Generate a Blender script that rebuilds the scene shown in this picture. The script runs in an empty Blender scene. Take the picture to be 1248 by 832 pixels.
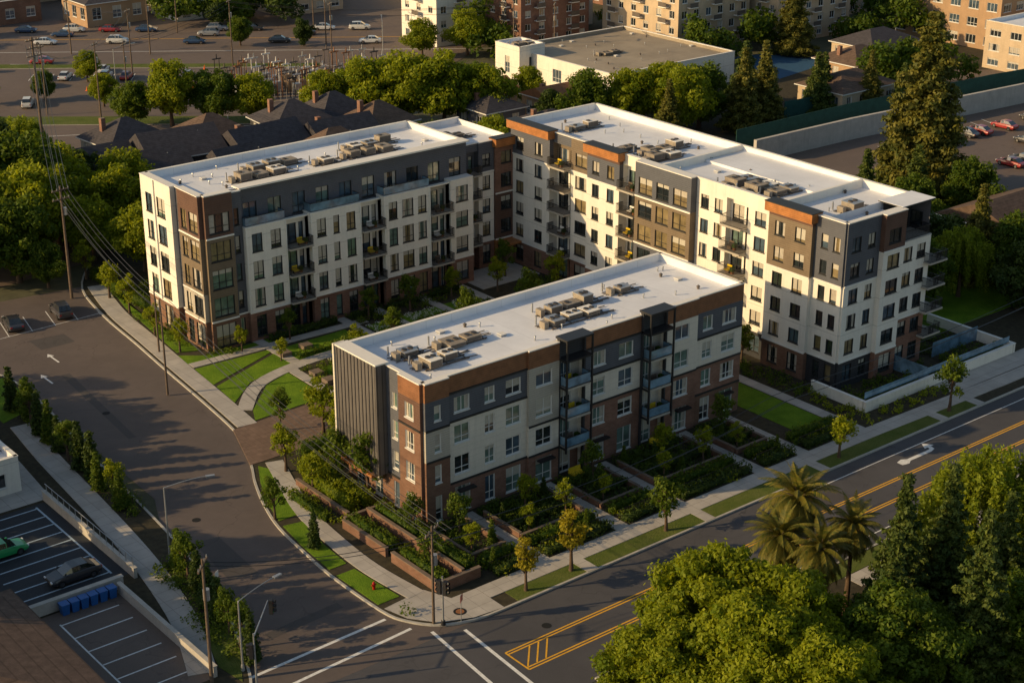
import bpy, math, random
import numpy as np
from mathutils import Vector, Matrix
random.seed(7); rng=np.random.default_rng(7)
SC=bpy.context.scene
COL=SC.collection
# ------------------------------------------------------------------ materials
def base(name,rough=.8,spec=.3,metal=0):
    m=bpy.data.materials.new(name); m.use_nodes=True
    nt=m.node_tree; b=nt.nodes['Principled BSDF']
    b.inputs['Roughness'].default_value=rough
    b.inputs['Specular IOR Level'].default_value=spec
    b.inputs['Metallic'].default_value=metal
    return m,nt,b
def N(nt,t,**k):
    n=nt.nodes.new(t)
    for a,v in k.items(): setattr(n,a,v)
    return n
def coords(nt):
    return N(nt,'ShaderNodeTexCoord').outputs['Object']
def noise(nt,vec,scale,detail=4,rough=.6):
    n=N(nt,'ShaderNodeTexNoise'); n.inputs['Scale'].default_value=scale
    n.inputs['Detail'].default_value=detail; n.inputs['Roughness'].default_value=rough
    nt.links.new(vec,n.inputs['Vector']); return n.outputs['Fac']
def math_(nt,op,a,b=None,c=None):
    n=N(nt,'ShaderNodeMath',operation=op)
    for i,x in enumerate((a,b,c)):
        if x is None: continue
        if isinstance(x,(int,float)): n.inputs[i].default_value=x
        else: nt.links.new(x,n.inputs[i])
    return n.outputs[0]
def mixc(nt,f,a,b,mode='MIX'):
    n=N(nt,'ShaderNodeMix',data_type='RGBA',blend_type=mode)
    for i,x in ((0,f),(6,a),(7,b)):
        if isinstance(x,(int,float)): n.inputs[i].default_value=x
        elif isinstance(x,tuple): n.inputs[i].default_value=(*x[:3],1)
        else: nt.links.new(x,n.inputs[i])
    return n.outputs[2]
def ramp(nt,f,p0,p1):
    n=N(nt,'ShaderNodeMapRange'); n.inputs['From Min'].default_value=p0; n.inputs['From Max'].default_value=p1
    nt.links.new(f,n.inputs['Value']); return n.outputs[0]
def sc(c,k): return tuple(min(1,x*k) for x in c)
def bump(nt,b,h,strength,dist=.02):
    n=N(nt,'ShaderNodeBump'); n.inputs['Strength'].default_value=strength; n.inputs['Distance'].default_value=dist
    nt.links.new(h,n.inputs['Height']); nt.links.new(n.outputs[0],b.inputs['Normal'])
def hcoord(nt,vec):
    s=N(nt,'ShaderNodeSeparateXYZ'); nt.links.new(vec,s.inputs[0])
    h=math_(nt,'ADD',s.outputs[0],s.outputs[1]); return h,s.outputs[2],s
def M(name,col,rough=.8,var=.18,scale=.6,spec=.3,metal=0,line=None,grime=.0):
    """line=(axis 'z'|'h', period, width fraction, darkness)"""
    m,nt,b=base(name,rough,spec,metal); v=coords(nt)
    n1=noise(nt,v,scale,5); n2=noise(nt,v,scale*9,3)
    f=math_(nt,'ADD',math_(nt,'MULTIPLY',n1,.65),math_(nt,'MULTIPLY',n2,.35))
    f=ramp(nt,f,.35,.65)
    c=mixc(nt,f,sc(col,1-var),sc(col,1+var))
    if line:
        h,z,_=hcoord(nt,v); ax=z if line[0]=='z' else h
        fr=math_(nt,'FRACT',math_(nt,'DIVIDE',ax,line[1]))
        l=math_(nt,'LESS_THAN',fr,line[2])
        c=mixc(nt,math_(nt,'MULTIPLY',l,line[3]),c,sc(col,.25))
        bump(nt,b,fr if line[0]=='z' else l,.6,.03)
    if grime:
        h,z,s=hcoord(nt,v)
        st=N(nt,'ShaderNodeCombineXYZ'); nt.links.new(math_(nt,'MULTIPLY',h,2.2),st.inputs[0]); nt.links.new(math_(nt,'MULTIPLY',z,.15),st.inputs[1])
        g=ramp(nt,noise(nt,st.outputs[0],1.0,4),.5,.8)
        c=mixc(nt,math_(nt,'MULTIPLY',g,grime),c,sc(col,.55))
    nt.links.new(c,b.inputs['Base Color']); return m
def brickmat(name,c1,c2,mortar,w=.42,h=.15):
    m,nt,b=base(name,.85,.2); v=coords(nt); hh,z,_=hcoord(nt,v)
    cv=N(nt,'ShaderNodeCombineXYZ'); nt.links.new(hh,cv.inputs[0]); nt.links.new(z,cv.inputs[1])
    t=N(nt,'ShaderNodeTexBrick'); nt.links.new(cv.outputs[0],t.inputs['Vector'])
    t.inputs['Color1'].default_value=(*c1,1); t.inputs['Color2'].default_value=(*c2,1); t.inputs['Mortar'].default_value=(*mortar,1)
    t.inputs['Scale'].default_value=1; t.inputs['Mortar Size'].default_value=.012; t.inputs['Brick Width'].default_value=w; t.inputs['Row Height'].default_value=h
    n=ramp(nt,noise(nt,v,.5,5),.35,.65)
    c=mixc(nt,n,t.outputs['Color'],mixc(nt,.45,t.outputs['Color'],sc(c1,.5)))
    nt.links.new(c,b.inputs['Base Color']); bump(nt,b,t.outputs['Fac'],-.4,.01); return m
def tilemat(name,col,bw,bh,joint,rough=.8,jc=.5,var=.14,mot=.2,scale=.3):
    m,nt,b=base(name,rough,.3); v=coords(nt)
    t=N(nt,'ShaderNodeTexBrick'); nt.links.new(v,t.inputs['Vector']); t.offset=0
    t.inputs['Color1'].default_value=(*sc(col,1-var),1); t.inputs['Color2'].default_value=(*sc(col,1+var),1); t.inputs['Mortar'].default_value=(*sc(col,jc),1)
    t.inputs['Scale'].default_value=1; t.inputs['Mortar Size'].default_value=joint; t.inputs['Brick Width'].default_value=bw; t.inputs['Row Height'].default_value=bh
    n=ramp(nt,noise(nt,v,scale,7,.7),.4,.7)
    n2=ramp(nt,noise(nt,v,6,3),.3,.7)
    c=mixc(nt,math_(nt,'MULTIPLY',n,mot*2),t.outputs['Color'],sc(col,.5))
    c=mixc(nt,math_(nt,'MULTIPLY',n2,mot*.6),c,sc(col,.7))
    nt.links.new(c,b.inputs['Base Color']); return m
def asphalt(name,col,light=1.5):
    m,nt,b=base(name,.75,.35); v=coords(nt)
    big=ramp(nt,noise(nt,v,.06,6,.7),.35,.68); mid=ramp(nt,noise(nt,v,.7,6,.7),.3,.75); fine=ramp(nt,noise(nt,v,14,3),.3,.7)
    c=mixc(nt,big,col,sc(col,light)); c=mixc(nt,math_(nt,'MULTIPLY',mid,.4),c,sc(col,.65)); c=mixc(nt,math_(nt,'MULTIPLY',fine,.3),c,sc(col,1.9))
    vo=N(nt,'ShaderNodeTexVoronoi',feature='DISTANCE_TO_EDGE'); vo.inputs['Scale'].default_value=.13
    wv=N(nt,'ShaderNodeVectorMath',operation='ADD'); nt.links.new(v,wv.inputs[0])
    nz=N(nt,'ShaderNodeTexNoise'); nz.inputs['Scale'].default_value=.5; nt.links.new(v,nz.inputs['Vector']); 
    ms=N(nt,'ShaderNodeVectorMath',operation='SCALE'); ms.inputs['Scale'].default_value=3.5; nt.links.new(nz.outputs['Color'],ms.inputs[0]); nt.links.new(ms.outputs[0],wv.inputs[1])
    nt.links.new(wv.outputs[0],vo.inputs['Vector'])
    cr=math_(nt,'LESS_THAN',vo.outputs['Distance'],.006)
    c=mixc(nt,math_(nt,'MULTIPLY',math_(nt,'MULTIPLY',cr,big),.6),c,sc(col,.4))
    nt.links.new(c,b.inputs['Base Color']); bump(nt,b,fine,.3,.01); return m
def grassmat(name,c1,c2):
    m,nt,b=base(name,.9,.15); v=coords(nt)
    a=ramp(nt,noise(nt,v,.35,5,.7),.35,.65); f=ramp(nt,noise(nt,v,9,4,.7),.35,.65)
    c=mixc(nt,a,c1,c2); c=mixc(nt,math_(nt,'MULTIPLY',f,.45),c,sc(c1,.5))
    nt.links.new(c,b.inputs['Base Color']); bump(nt,b,f,.8,.06); return m
def leafmat(name,c1,c2,trans=.35):
    m=bpy.data.materials.new(name); m.use_nodes=True; nt=m.node_tree; nt.nodes.clear()
    o=N(nt,'ShaderNodeOutputMaterial'); d=N(nt,'ShaderNodeBsdfPrincipled'); t=N(nt,'ShaderNodeBsdfTranslucent'); mx=N(nt,'ShaderNodeMixShader')
    d.inputs['Roughness'].default_value=.6; d.inputs['Specular IOR Level'].default_value=.2
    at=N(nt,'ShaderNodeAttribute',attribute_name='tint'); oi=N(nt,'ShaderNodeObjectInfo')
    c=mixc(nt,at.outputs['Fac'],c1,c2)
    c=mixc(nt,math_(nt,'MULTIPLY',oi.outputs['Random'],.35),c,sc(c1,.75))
    nt.links.new(c,d.inputs['Base Color'])
    c3=mixc(nt,.5,c,(c2[0]*1.5,c2[1]*1.4,c2[2]*.6)); nt.links.new(c3,t.inputs['Color'])
    mx.inputs[0].default_value=trans; nt.links.new(d.outputs[0],mx.inputs[1]); nt.links.new(t.outputs[0],mx.inputs[2]); nt.links.new(mx.outputs[0],o.inputs[0])
    return m
def glassmat(name,col,rough=.06,spec=1.0):
    m,nt,b=base(name,rough,spec); v=coords(nt)
    n=ramp(nt,noise(nt,v,.8,2),.3,.7)
    nt.links.new(mixc(nt,n,sc(col,.6),sc(col,1.4)),b.inputs['Base Color'])
    b.inputs['Coat Weight'].default_value=.6; b.inputs['Coat Roughness'].default_value=.03
    return m
cream=M('cream_stucco',(.66,.60,.51),.85,.07,.5,line=('z',.6,.04,.35),grime=.3)
white=M('white_stucco',(.76,.715,.64),.85,.07,.5,line=('z',3.1,.02,.4),grime=.3)
whitetrim=M('white_trim',(.76,.73,.67),.7,.05,.5,grime=.15)
greige=M('greige_siding',(.44,.40,.34),.8,.08,.6,line=('z',.22,.13,.5),grime=.2)
gray=M('gray_siding',(.105,.110,.130),.75,.12,.6,line=('z',.22,.13,.5))
dgray=M('charcoal_siding',(.042,.043,.048),.7,.15,.6,line=('z',.25,.12,.5))
rib=M('ribbed_metal',(.12,.11,.105),.5,.12,.5,spec=.5,line=('h',.55,.2,.85))
bronze=M('bronze_siding',(.19,.145,.10),.6,.15,.6,line=('z',.24,.12,.5))
brown=M('brown_siding',(.125,.07,.052),.7,.15,.6,line=('z',.25,.12,.5))
wood=M('wood_cladding',(.40,.165,.055),.55,.28,1.2,line=('z',.2,.12,.6))
woodF=M('brown_wood_cladding',(.25,.115,.058),.55,.25,1.2,line=('z',.2,.12,.6))
brick=brickmat('red_brown_brick',(.22,.105,.07),(.29,.15,.105),(.24,.19,.155))
brick2=brickmat('brown_brick',(.18,.09,.058),(.24,.125,.082),(.2,.16,.13))
black=M('black_metal',(.018,.018,.02),.45,.1,1,spec=.5)
galv=M('galvanised_metal',(.42,.43,.44),.4,.15,1.5,metal=.6,spec=.5)
hvacm=M('hvac_beige',(.34,.29,.23),.6,.25,1.5,line=('h',.16,.35,.6))
hvacd=M('hvac_dark',(.12,.10,.085),.6,.2,1.5)
frameW=M('window_frame_white',(.66,.65,.62),.5,.04,1)
frameB=M('window_frame_dark',(.03,.03,.03),.5,.1,1)
g_dark=glassmat('window_glass_dark',(.02,.026,.03)); g_teal=glassmat('window_glass_green',(.12,.18,.155)); g_blue=glassmat('window_glass_blue',(.06,.09,.12))
g_tan=glassmat('window_glass_amber',(.22,.17,.09),.1)
blind=M('window_blind',(.55,.51,.43),.7,.08,2,line=('z',.07,.3,.3))
curtain=M('curtain',(.40,.36,.30),.8,.2,3)
railglass=glassmat('railing_glass',(.14,.24,.33),.08)
yellowf=M('yellow_cushion',(.65,.45,.02),.8,.1,2)
roofW=tilemat('white_roof_membrane',(.80,.81,.84),3.0,30,.018,.55,.7,.025,.16,.16)
roofT=tilemat('tan_roof_membrane',(.38,.32,.24),4,8,.03,.8,.8,.06,.35,.1)
conc=tilemat('concrete_pavement',(.46,.43,.39),1.5,1.5,.02,.85,.5,.06,.25,.35)
conc2=M('concrete_curb',(.42,.40,.36),.85,.15,1.5); coping=M('brown_coping',(.17,.13,.10),.85,.2,1.5)
concwall=M('concrete_wall',(.45,.42,.38),.85,.12,.8,grime=.4)
paver=tilemat('brown_pavers',(.20,.135,.10),.6,.3,.02,.8,.6,.18,.25,.4)
asph=asphalt('asphalt_side_street',(.094,.076,.068)); asphM=asphalt('asphalt_main_street',(.062,.060,.064)); asphL=asphalt('asphalt_lot',(.12,.092,.076),1.35); asphD=asphalt('asphalt_fresh',(.024,.028,.034),1.4); asphP=asphalt('asphalt_patch',(.065,.058,.055),1.3)
paintW=M('road_paint_white',(.70,.70,.68),.7,.2,3); paintY=M('road_paint_yellow',(.72,.38,.03),.7,.2,3); paintB=M('stall_paint_pale',(.40,.50,.58),.7,.2,3)
grass=grassmat('lawn_grass',(.10,.20,.010),(.19,.31,.020)); grassD=grassmat('dry_verge_grass',(.09,.13,.02),(.15,.17,.045))
mulch=M('mulch_bed',(.045,.038,.022),.95,.4,2); earth=M('ground_earth',(.085,.085,.05),.95,.4,.08)
shing=M('dark_shingles',(.06,.055,.062),.9,.3,1.5,line=('z',.2,.12,.4)); shingB=M('brown_shingles',(.12,.08,.06),.9,.3,1.5,line=('z',.2,.12,.4)); tile_r=M('terracotta_roof',(.28,.12,.05),.8,.25,1.5,line=('h',.3,.2,.4))
beige=M('beige_wall',(.50,.39,.27),.85,.12,.5,grime=.3); tanw=M('tan_wall',(.38,.25,.15),.85,.12,.5,grime=.3)
barkm=M('bark',(.09,.06,.04),.95,.35,3); woodpole=M('weathered_wood_pole',(.13,.095,.07),.9,.3,3)
rubber=M('rubber',(.015,.015,.015),.8,.1,3); chrome=M('chrome',(.5,.5,.5),.2,.05,3,metal=1)
redl=M('tail_light_red',(.35,.01,.01),.3,.1,3); headl=M('head_light',(.7,.7,.7),.15,.05,3); amber=M('signal_amber',(.6,.3,.02),.4,.1,3); greenl=M('signal_green',(.02,.35,.12),.4,.1,3)
blueP=M('blue_plastic',(.02,.10,.32),.4,.1,2); orange=M('orange_plastic',(.7,.13,.02),.5,.1,3); greenf=M('green_windscreen',(.02,.07,.06),.9,.2,1); bluec=M('blue_court',(.03,.09,.17),.8,.1,1)
L_mid=leafmat('leaves_green',(.045,.092,.008),(.14,.19,.016),.4); L_bright=leafmat('leaves_bright',(.11,.17,.008),(.30,.33,.016),.48); L_dark=leafmat('leaves_dark',(.026,.052,.010),(.075,.11,.016),.25)
L_con=leafmat('needles_conifer',(.055,.075,.014),(.20,.18,.03),.25); L_fir=leafmat('needles_fir',(.035,.065,.012),(.12,.15,.025),.2); L_yel=leafmat('leaves_yellow',(.24,.22,.015),(.40,.33,.02),.4); L_will=leafmat('leaves_willow',(.12,.18,.012),(.27,.31,.022),.5)
L_palm=leafmat('palm_leaves',(.045,.070,.010),(.21,.165,.025),.2)
flower=leafmat('white_flower_petals',(.5,.5,.46),(.75,.74,.68),.1)
# ------------------------------------------------------------------ mesh builder
def empty(name,loc=(0,0,0)):
    e=bpy.data.objects.new(name,None); e.location=loc; e.empty_display_size=.5; COL.objects.link(e); return e
class MB:
    def __init__(s): s.v=[];s.f=[];s.m=[];s.mats=[]
    def mi(s,mat):
        if mat not in s.mats: s.mats.append(mat)
        return s.mats.index(mat)
    def poly(s,pts,mat):
        i=len(s.v); s.v+= [tuple(p) for p in pts]; s.f.append(tuple(range(i,i+len(pts)))); s.m.append(s.mi(mat))
    def hexa(s,c,mat,skip=()):
        i=len(s.v); s.v+=[tuple(p) for p in c]; k=s.mi(mat)
        for j,q in enumerate(((0,3,2,1),(4,5,6,7),(0,1,5,4),(1,2,6,5),(2,3,7,6),(3,0,4,7))):
            if j in skip: continue
            s.f.append(tuple(i+a for a in q)); s.m.append(k)
    def box(s,x0,x1,y0,y1,z0,z1,mat,skip=()):
        s.hexa([(x0,y0,z0),(x1,y0,z0),(x1,y1,z0),(x0,y1,z0),(x0,y0,z1),(x1,y0,z1),(x1,y1,z1),(x0,y1,z1)],mat,skip)
    def fp(s,fr,a,d,z): return (fr[0]+fr[2]*a+fr[4]*d, fr[1]+fr[3]*a+fr[5]*d, z)
    def fbox(s,fr,a0,a1,d0,d1,z0,z1,mat,skip=()):
        P=lambda a,d,z:s.fp(fr,a,d,z)
        s.hexa([P(a0,d1,z0),P(a1,d1,z0),P(a1,d0,z0),P(a0,d0,z0),P(a0,d1,z1),P(a1,d1,z1),P(a1,d0,z1),P(a0,d0,z1)],mat,skip)
    def fq(s,fr,a0,a1,z0,z1,d,mat):
        if a1-a0<1e-4 or z1-z0<1e-4: return
        P=lambda a,z:s.fp(fr,a,d,z); s.poly([P(a0,z0),P(a1,z0),P(a1,z1),P(a0,z1)],mat)
    def cyl(s,p0,p1,r0,r1,n,mat,cap=True):
        p0=Vector(p0);p1=Vector(p1);ax=(p1-p0).normalized(); t=Vector((1,0,0)) if abs(ax.x)<.9 else Vector((0,1,0))
        u=ax.cross(t).normalized(); w=ax.cross(u); i=len(s.v); k=s.mi(mat)
        for p,r in ((p0,r0),(p1,r1)):
            for j in range(n):
                a=2*math.pi*j/n; s.v.append(tuple(p+u*(r*math.cos(a))+w*(r*math.sin(a))))
        for j in range(n): s.f.append((i+j,i+(j+1)%n,i+n+(j+1)%n,i+n+j)); s.m.append(k)
        if cap: s.f.append(tuple(i+n+j for j in range(n))); s.m.append(k); s.f.append(tuple(i+n-1-j for j in range(n))); s.m.append(k)
    def slab(s,pts,z0,z1,mat,side=None):
        s.poly([(p[0],p[1],z1) for p in pts],mat)
        n=len(pts)
        for j in range(n):
            a=pts[j];b=pts[(j+1)%n]; s.poly([(a[0],a[1],z0),(b[0],b[1],z0),(b[0],b[1],z1),(a[0],a[1],z1)],side or mat)
    def ribbon(s,pts,w,z0,z1,mat,off=0):
        pts=[Vector((p[0],p[1])) for p in pts]; L=[];R=[]
        for i,p in enumerate(pts):
            a=pts[max(0,i-1)];b=pts[min(len(pts)-1,i+1)]; d=(b-a).normalized(); n=Vector((-d.y,d.x))
            L.append(p+n*(off+w/2)); R.append(p+n*(off-w/2))
        for i in range(len(pts)-1):
            q=[L[i],R[i],R[i+1],L[i+1]]
            s.poly([(*p,z1) for p in q],mat)
            if z0 is not None:
                s.poly([(*L[i],z0),(*L[i],z1),(*L[i+1],z1),(*L[i+1],z0)],mat); s.poly([(*R[i],z0),(*R[i+1],z0),(*R[i+1],z1),(*R[i],z1)],mat)
        if z0 is not None:
            for i in (0,-1): s.poly([(*L[i],z0),(*R[i],z0),(*R[i],z1),(*L[i],z1)],mat)
    def mesh(s,name):
        me=bpy.data.meshes.new(name); me.from_pydata(s.v,[],s.f)
        for m in s.mats: me.materials.append(m)
        me.polygons.foreach_set('material_index',s.m); me.update(); return me
    def build(s,name,parent=None,loc=None,rz=0,smooth=False):
        me=s.mesh(name)
        o=bpy.data.objects.new(name,me); COL.objects.link(o)
        if parent: o.parent=parent
        if loc: o.location=loc
        o.rotation_euler[2]=rz
        return o
def inst(name,me,loc,rz=0,s=1,sz=None):
    o=bpy.data.objects.new(name,me); o.location=loc; o.rotation_euler[2]=rz; o.scale=(s,s,sz or s); COL.objects.link(o); return o
def smoothline(pts,n=6):
    out=[]; P=[Vector(p) for p in pts]
    for i in range(len(P)-1):
        p0=P[max(0,i-1)];p1=P[i];p2=P[i+1];p3=P[min(len(P)-1,i+2)]
        for k in range(n):
            t=k/n; out.append(.5*((2*p1)+(p2-p0)*t+(2*p0-5*p1+4*p2-p3)*t*t+(3*p1-p0-3*p2+p3)*t**3))
    out.append(P[-1]); return [tuple(p) for p in out]
# ------------------------------------------------------------------ foliage
def quads_mesh(V,tint,mat,mb=None,name='leaves'):
    n=len(V); v=V.reshape(-1,3); bv=np.array(mb.v,dtype=float).reshape(-1,3) if mb and mb.v else np.zeros((0,3))
    allv=np.vstack([v,bv]); me=bpy.data.meshes.new(name)
    bf=mb.f if mb else []
    loops=np.concatenate([np.arange(4*n),np.array([i+4*n for f in bf for i in f],dtype=int)]) if bf else np.arange(4*n)
    tot=np.concatenate([np.full(n,4),np.array([len(f) for f in bf],dtype=int)]) if bf else np.full(n,4)
    st=np.concatenate([[0],np.cumsum(tot)[:-1]])
    me.vertices.add(len(allv)); me.vertices.foreach_set('co',allv.ravel())
    me.loops.add(len(loops)); me.loops.foreach_set('vertex_index',loops.astype(np.int32))
    me.polygons.add(len(tot)); me.polygons.foreach_set('loop_start',st.astype(np.int32)); me.polygons.foreach_set('loop_total',tot.astype(np.int32))
    me.materials.append(mat)
    mi=np.zeros(len(tot),dtype=np.int32)
    if bf:
        for m in mb.mats: me.materials.append(m)
        mi[n:]=np.array(mb.m)+1
    me.polygons.foreach_set('material_index',mi); me.update(calc_edges=True)
    a=me.attributes.new('tint','FLOAT','POINT'); tv=np.zeros(len(allv)); tv[:4*n]=np.repeat(tint,4); a.data.foreach_set('value',tv)
    return me
def leaves(C,R,per,size,squash=.8,tan=None,jit=.7,up=.25):
    C=np.asarray(C,float);R=np.asarray(R,float);k=len(C)
    per=np.maximum(3,(per*(R/R.mean())**2).astype(int)); idx=np.repeat(np.arange(k),per); n=len(idx)
    d=rng.normal(size=(n,3)); d/=np.linalg.norm(d,axis=1)[:,None]
    rad=R[idx]*(1-.45*rng.random(n)**2)*(1+.15*rng.normal(size=n)); p=C[idx]+d*rad[:,None]*np.array([1,1,squash])
    nn=d+rng.normal(size=(n,3))*jit+np.array([0,0,up]); nn/=np.linalg.norm(nn,axis=1)[:,None]
    t=np.cross(nn,rng.normal(size=(n,3))); t/=np.linalg.norm(t,axis=1)[:,None]; b=np.cross(nn,t)
    s=size*(.6+.8*rng.random(n)); t=t*s[:,None]; b=b*(s*.6)[:,None]
    V=np.stack([p-t,p-b*.9,p+t,p+b*.9],1)
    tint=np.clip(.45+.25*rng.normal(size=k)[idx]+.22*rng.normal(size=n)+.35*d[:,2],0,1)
    return V,tint
def trunk(mb,H,r,lean=.03,seg=5):
    pts=[];x=y=0
    for i in range(seg+1):
        pts.append((x,y,H*i/seg)); x+=random.uniform(-1,1)*lean*H/seg; y+=random.uniform(-1,1)*lean*H/seg
    for i in range(seg): mb.cyl(pts[i],pts[i+1],r*(1-.7*i/seg)*(1.25 if i==0 else 1),r*(1-.7*(i+1)/seg),7,barkm,False)
    return pts
def broadleaf(H,R,th,mat,ncl=60,per=110,size=.3,clr=.3,name='tree'):
    mb=MB(); tp=trunk(mb,th+(H-th)*.6,R*.055+.08)
    cz=(th+H)/2; hz=(H-th)/2; C=[];Rr=[]; ph=random.random()*6
    while len(C)<ncl:
        d=rng.normal(size=3); d/=np.linalg.norm(d); rr=rng.random()**.4
        p=np.array([d[0]*R*rr,d[1]*R*rr,cz+d[2]*hz*rr]); 
        w=1-.25*max(0,(p[2]-cz)/hz); az=math.atan2(d[1],d[0])
        p[:2]*=w*(1+.14*math.sin(3*az+ph)+.09*math.sin(5*az+2*ph)); p[2]+=hz*.10*math.sin(2*az+ph*3); cr=R*clr*random.uniform(.5,1.3)
        C.append(p*np.array([.86,.86,1])); Rr.append(cr)
    for i in range(0,ncl,max(1,ncl//12)):
        b=tp[random.choice((2,3,4))]; mb.cyl(b,C[i],.05+R*.018,.02,5,barkm,False)
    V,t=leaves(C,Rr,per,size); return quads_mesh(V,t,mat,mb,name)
def conifer(H,R,mat,nw=16,per=60,size=.28,th=.1,pw=.85,name='conifer',clf=.30):
    mb=MB(); mb.cyl((0,0,0),(0,0,H*.96),H*.016+.05,.03,8,barkm,False); C=[];Rr=[]
    for i in range(nw):
        t=(i+.5)/nw; z=H*(th+(1-th)*t); rr=R*(1-t)**pw*random.uniform(.8,1.12); k=max(3,int(9*(1-t)+2))
        a0=random.random()*6
        for j in range(k):
            a=a0+2*math.pi*j/k+random.uniform(-.3,.3); q=rr*random.uniform(.55,1.05)
            for fr_ in (.45,.9):
                C.append((q*fr_*math.cos(a),q*fr_*math.sin(a),z-q*.12*fr_)); Rr.append(max(.25,R*clf*(1-t*.6)*(1.1-.4*fr_)))
            if j%2==0: mb.cyl((0,0,z),(q*math.cos(a),q*math.sin(a),z-q*.1),.05,.015,4,barkm,False)
    C.append((0,0,H*.98)); Rr.append(.25*R*.4+.1)
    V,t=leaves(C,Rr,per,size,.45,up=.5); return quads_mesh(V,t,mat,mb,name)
def palm(H=9,R=3.3,nf=72):
    mb=MB(); tp=trunk(mb,H,.34,.02,8); V=[]
    for i in range(nf):
        a=i*2.39996; el=math.radians(80-130*(i/nf)+random.uniform(-8,8)); L=R*random.uniform(.85,1.1); p=Vector((tp[-1][0],tp[-1][1],H)); d=Vector((math.cos(a)*math.cos(el),math.sin(a)*math.cos(el),math.sin(el))); prev=p.copy()
        for k in range(22):
            d=(d+Vector((0,0,-.085))).normalized(); p=prev+d*(L/22); side=d.cross(Vector((0,0,1)))
            if side.length<.01: side=Vector((1,0,0))
            side.normalize(); ll=.62*math.sin(math.pi*min(1,(k+3)/24))
            for sg in (1,-1):
                for q in (0,.5):
                    b0=prev.lerp(p,q); l2=ll*random.uniform(.8,1.15); tip=b0+side*sg*l2*.7+d*l2*.6-Vector((0,0,.35*l2)); wv=d*.04
                    V.append([b0-wv,tip-wv*.4,tip+wv*.4,b0+wv])
            prev=p
        mb.cyl((tp[-1][0],tp[-1][1],H),tuple(p.lerp(Vector((tp[-1][0],tp[-1][1],H)),.6)),.035,.02,4,woodpole,False)
    for i in range(40):
        a=i*2.4; z=H-.2-i*.03; mb.cyl((.25*math.cos(a)+tp[-1][0],.25*math.sin(a)+tp[-1][1],z-.3),(.55*math.cos(a)+tp[-1][0],.55*math.sin(a)+tp[-1][1],z),.06,.03,4,woodpole,False)
    V=np.array([[tuple(c) for c in q] for q in V]); t=np.clip(.5+.3*rng.normal(size=len(V)),0,1)
    return quads_mesh(V,t,L_palm,mb,'palm_tree')
def willow(H,R,mat,name='willow'):
    mb=MB(); tp=trunk(mb,H*.6,.3); C=[];Rr=[]
    for i in range(110):
        a=random.random()*6.283; q=R*math.sqrt(random.random()); ztop=H*(1-.35*(q/R)**2)*random.uniform(.85,1); L=random.uniform(.3,.75)*ztop*(.4+.6*q/R)
        n=int(L/.35)+2
        for k in range(n): C.append((q*math.cos(a)*(1+.02*k),q*math.sin(a)*(1+.02*k),ztop-k*.35)); Rr.append(.40)
    V,t=leaves(C,Rr,26,.15,1.4,up=-.2); return quads_mesh(V,t,mat,mb,name)
print('protos')
P_big=[broadleaf(11,5.2,2.2,L_mid,95,150,.27,.25,'broadleaf_tree') for _ in range(2)]+[broadleaf(11,5.2,2.2,L_bright,95,150,.27,.25,'broadleaf_tree') for _ in range(2)]
P_dark=[broadleaf(10,4.6,1.6,L_dark,80,130,.30,.27,'broadleaf_tree') for _ in range(2)]
P_near=[broadleaf(12,6.2,2.5,L_bright,230,230,.19,.15,'broadleaf_tree'),broadleaf(12,6.0,2.5,L_mid,230,210,.19,.15,'broadleaf_tree')]
P_young=[broadleaf(5.2,1.5,1.7,L_mid,30,50,.14,.30,'young_tree'),broadleaf(5.0,1.4,1.8,L_bright,28,46,.14,.32,'young_tree'),broadleaf(5.4,1.3,1.8,L_yel,28,38,.14,.3,'young_tree')]
P_col=[conifer(5,1.0,L_dark,12,28,.15,.05,.6,'cypress_tree',.42),conifer(5,1.1,L_mid,12,28,.15,.05,.6,'cypress_tree',.42)]
P_con=[conifer(14,4.0,L_con,22,80,.22,.05,.8,'conifer_tree'),conifer(13,4.4,L_fir,22,80,.24,.05,.75,'conifer_tree')]
P_nearcon=conifer(16,4.6,L_fir,38,80,.17,.04,.95,'conifer_tree',.17)
P_pine=conifer(25,7.6,L_con,26,150,.32,.05,.55,'pine_tree',.29)
P_palm=palm(); P_will=willow(10,4.6,L_will,'willow_tree')
def T(kind,x,y,s=1,sz=None,z=.12,name=None):
    me=random.choice(kind) if isinstance(kind,list) else kind
    nm=name or me.name.split('.')[0]
    return inst(nm,me,(x,y,z),random.random()*6.28,s,(sz or s)*random.uniform(.93,1.07))
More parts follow.
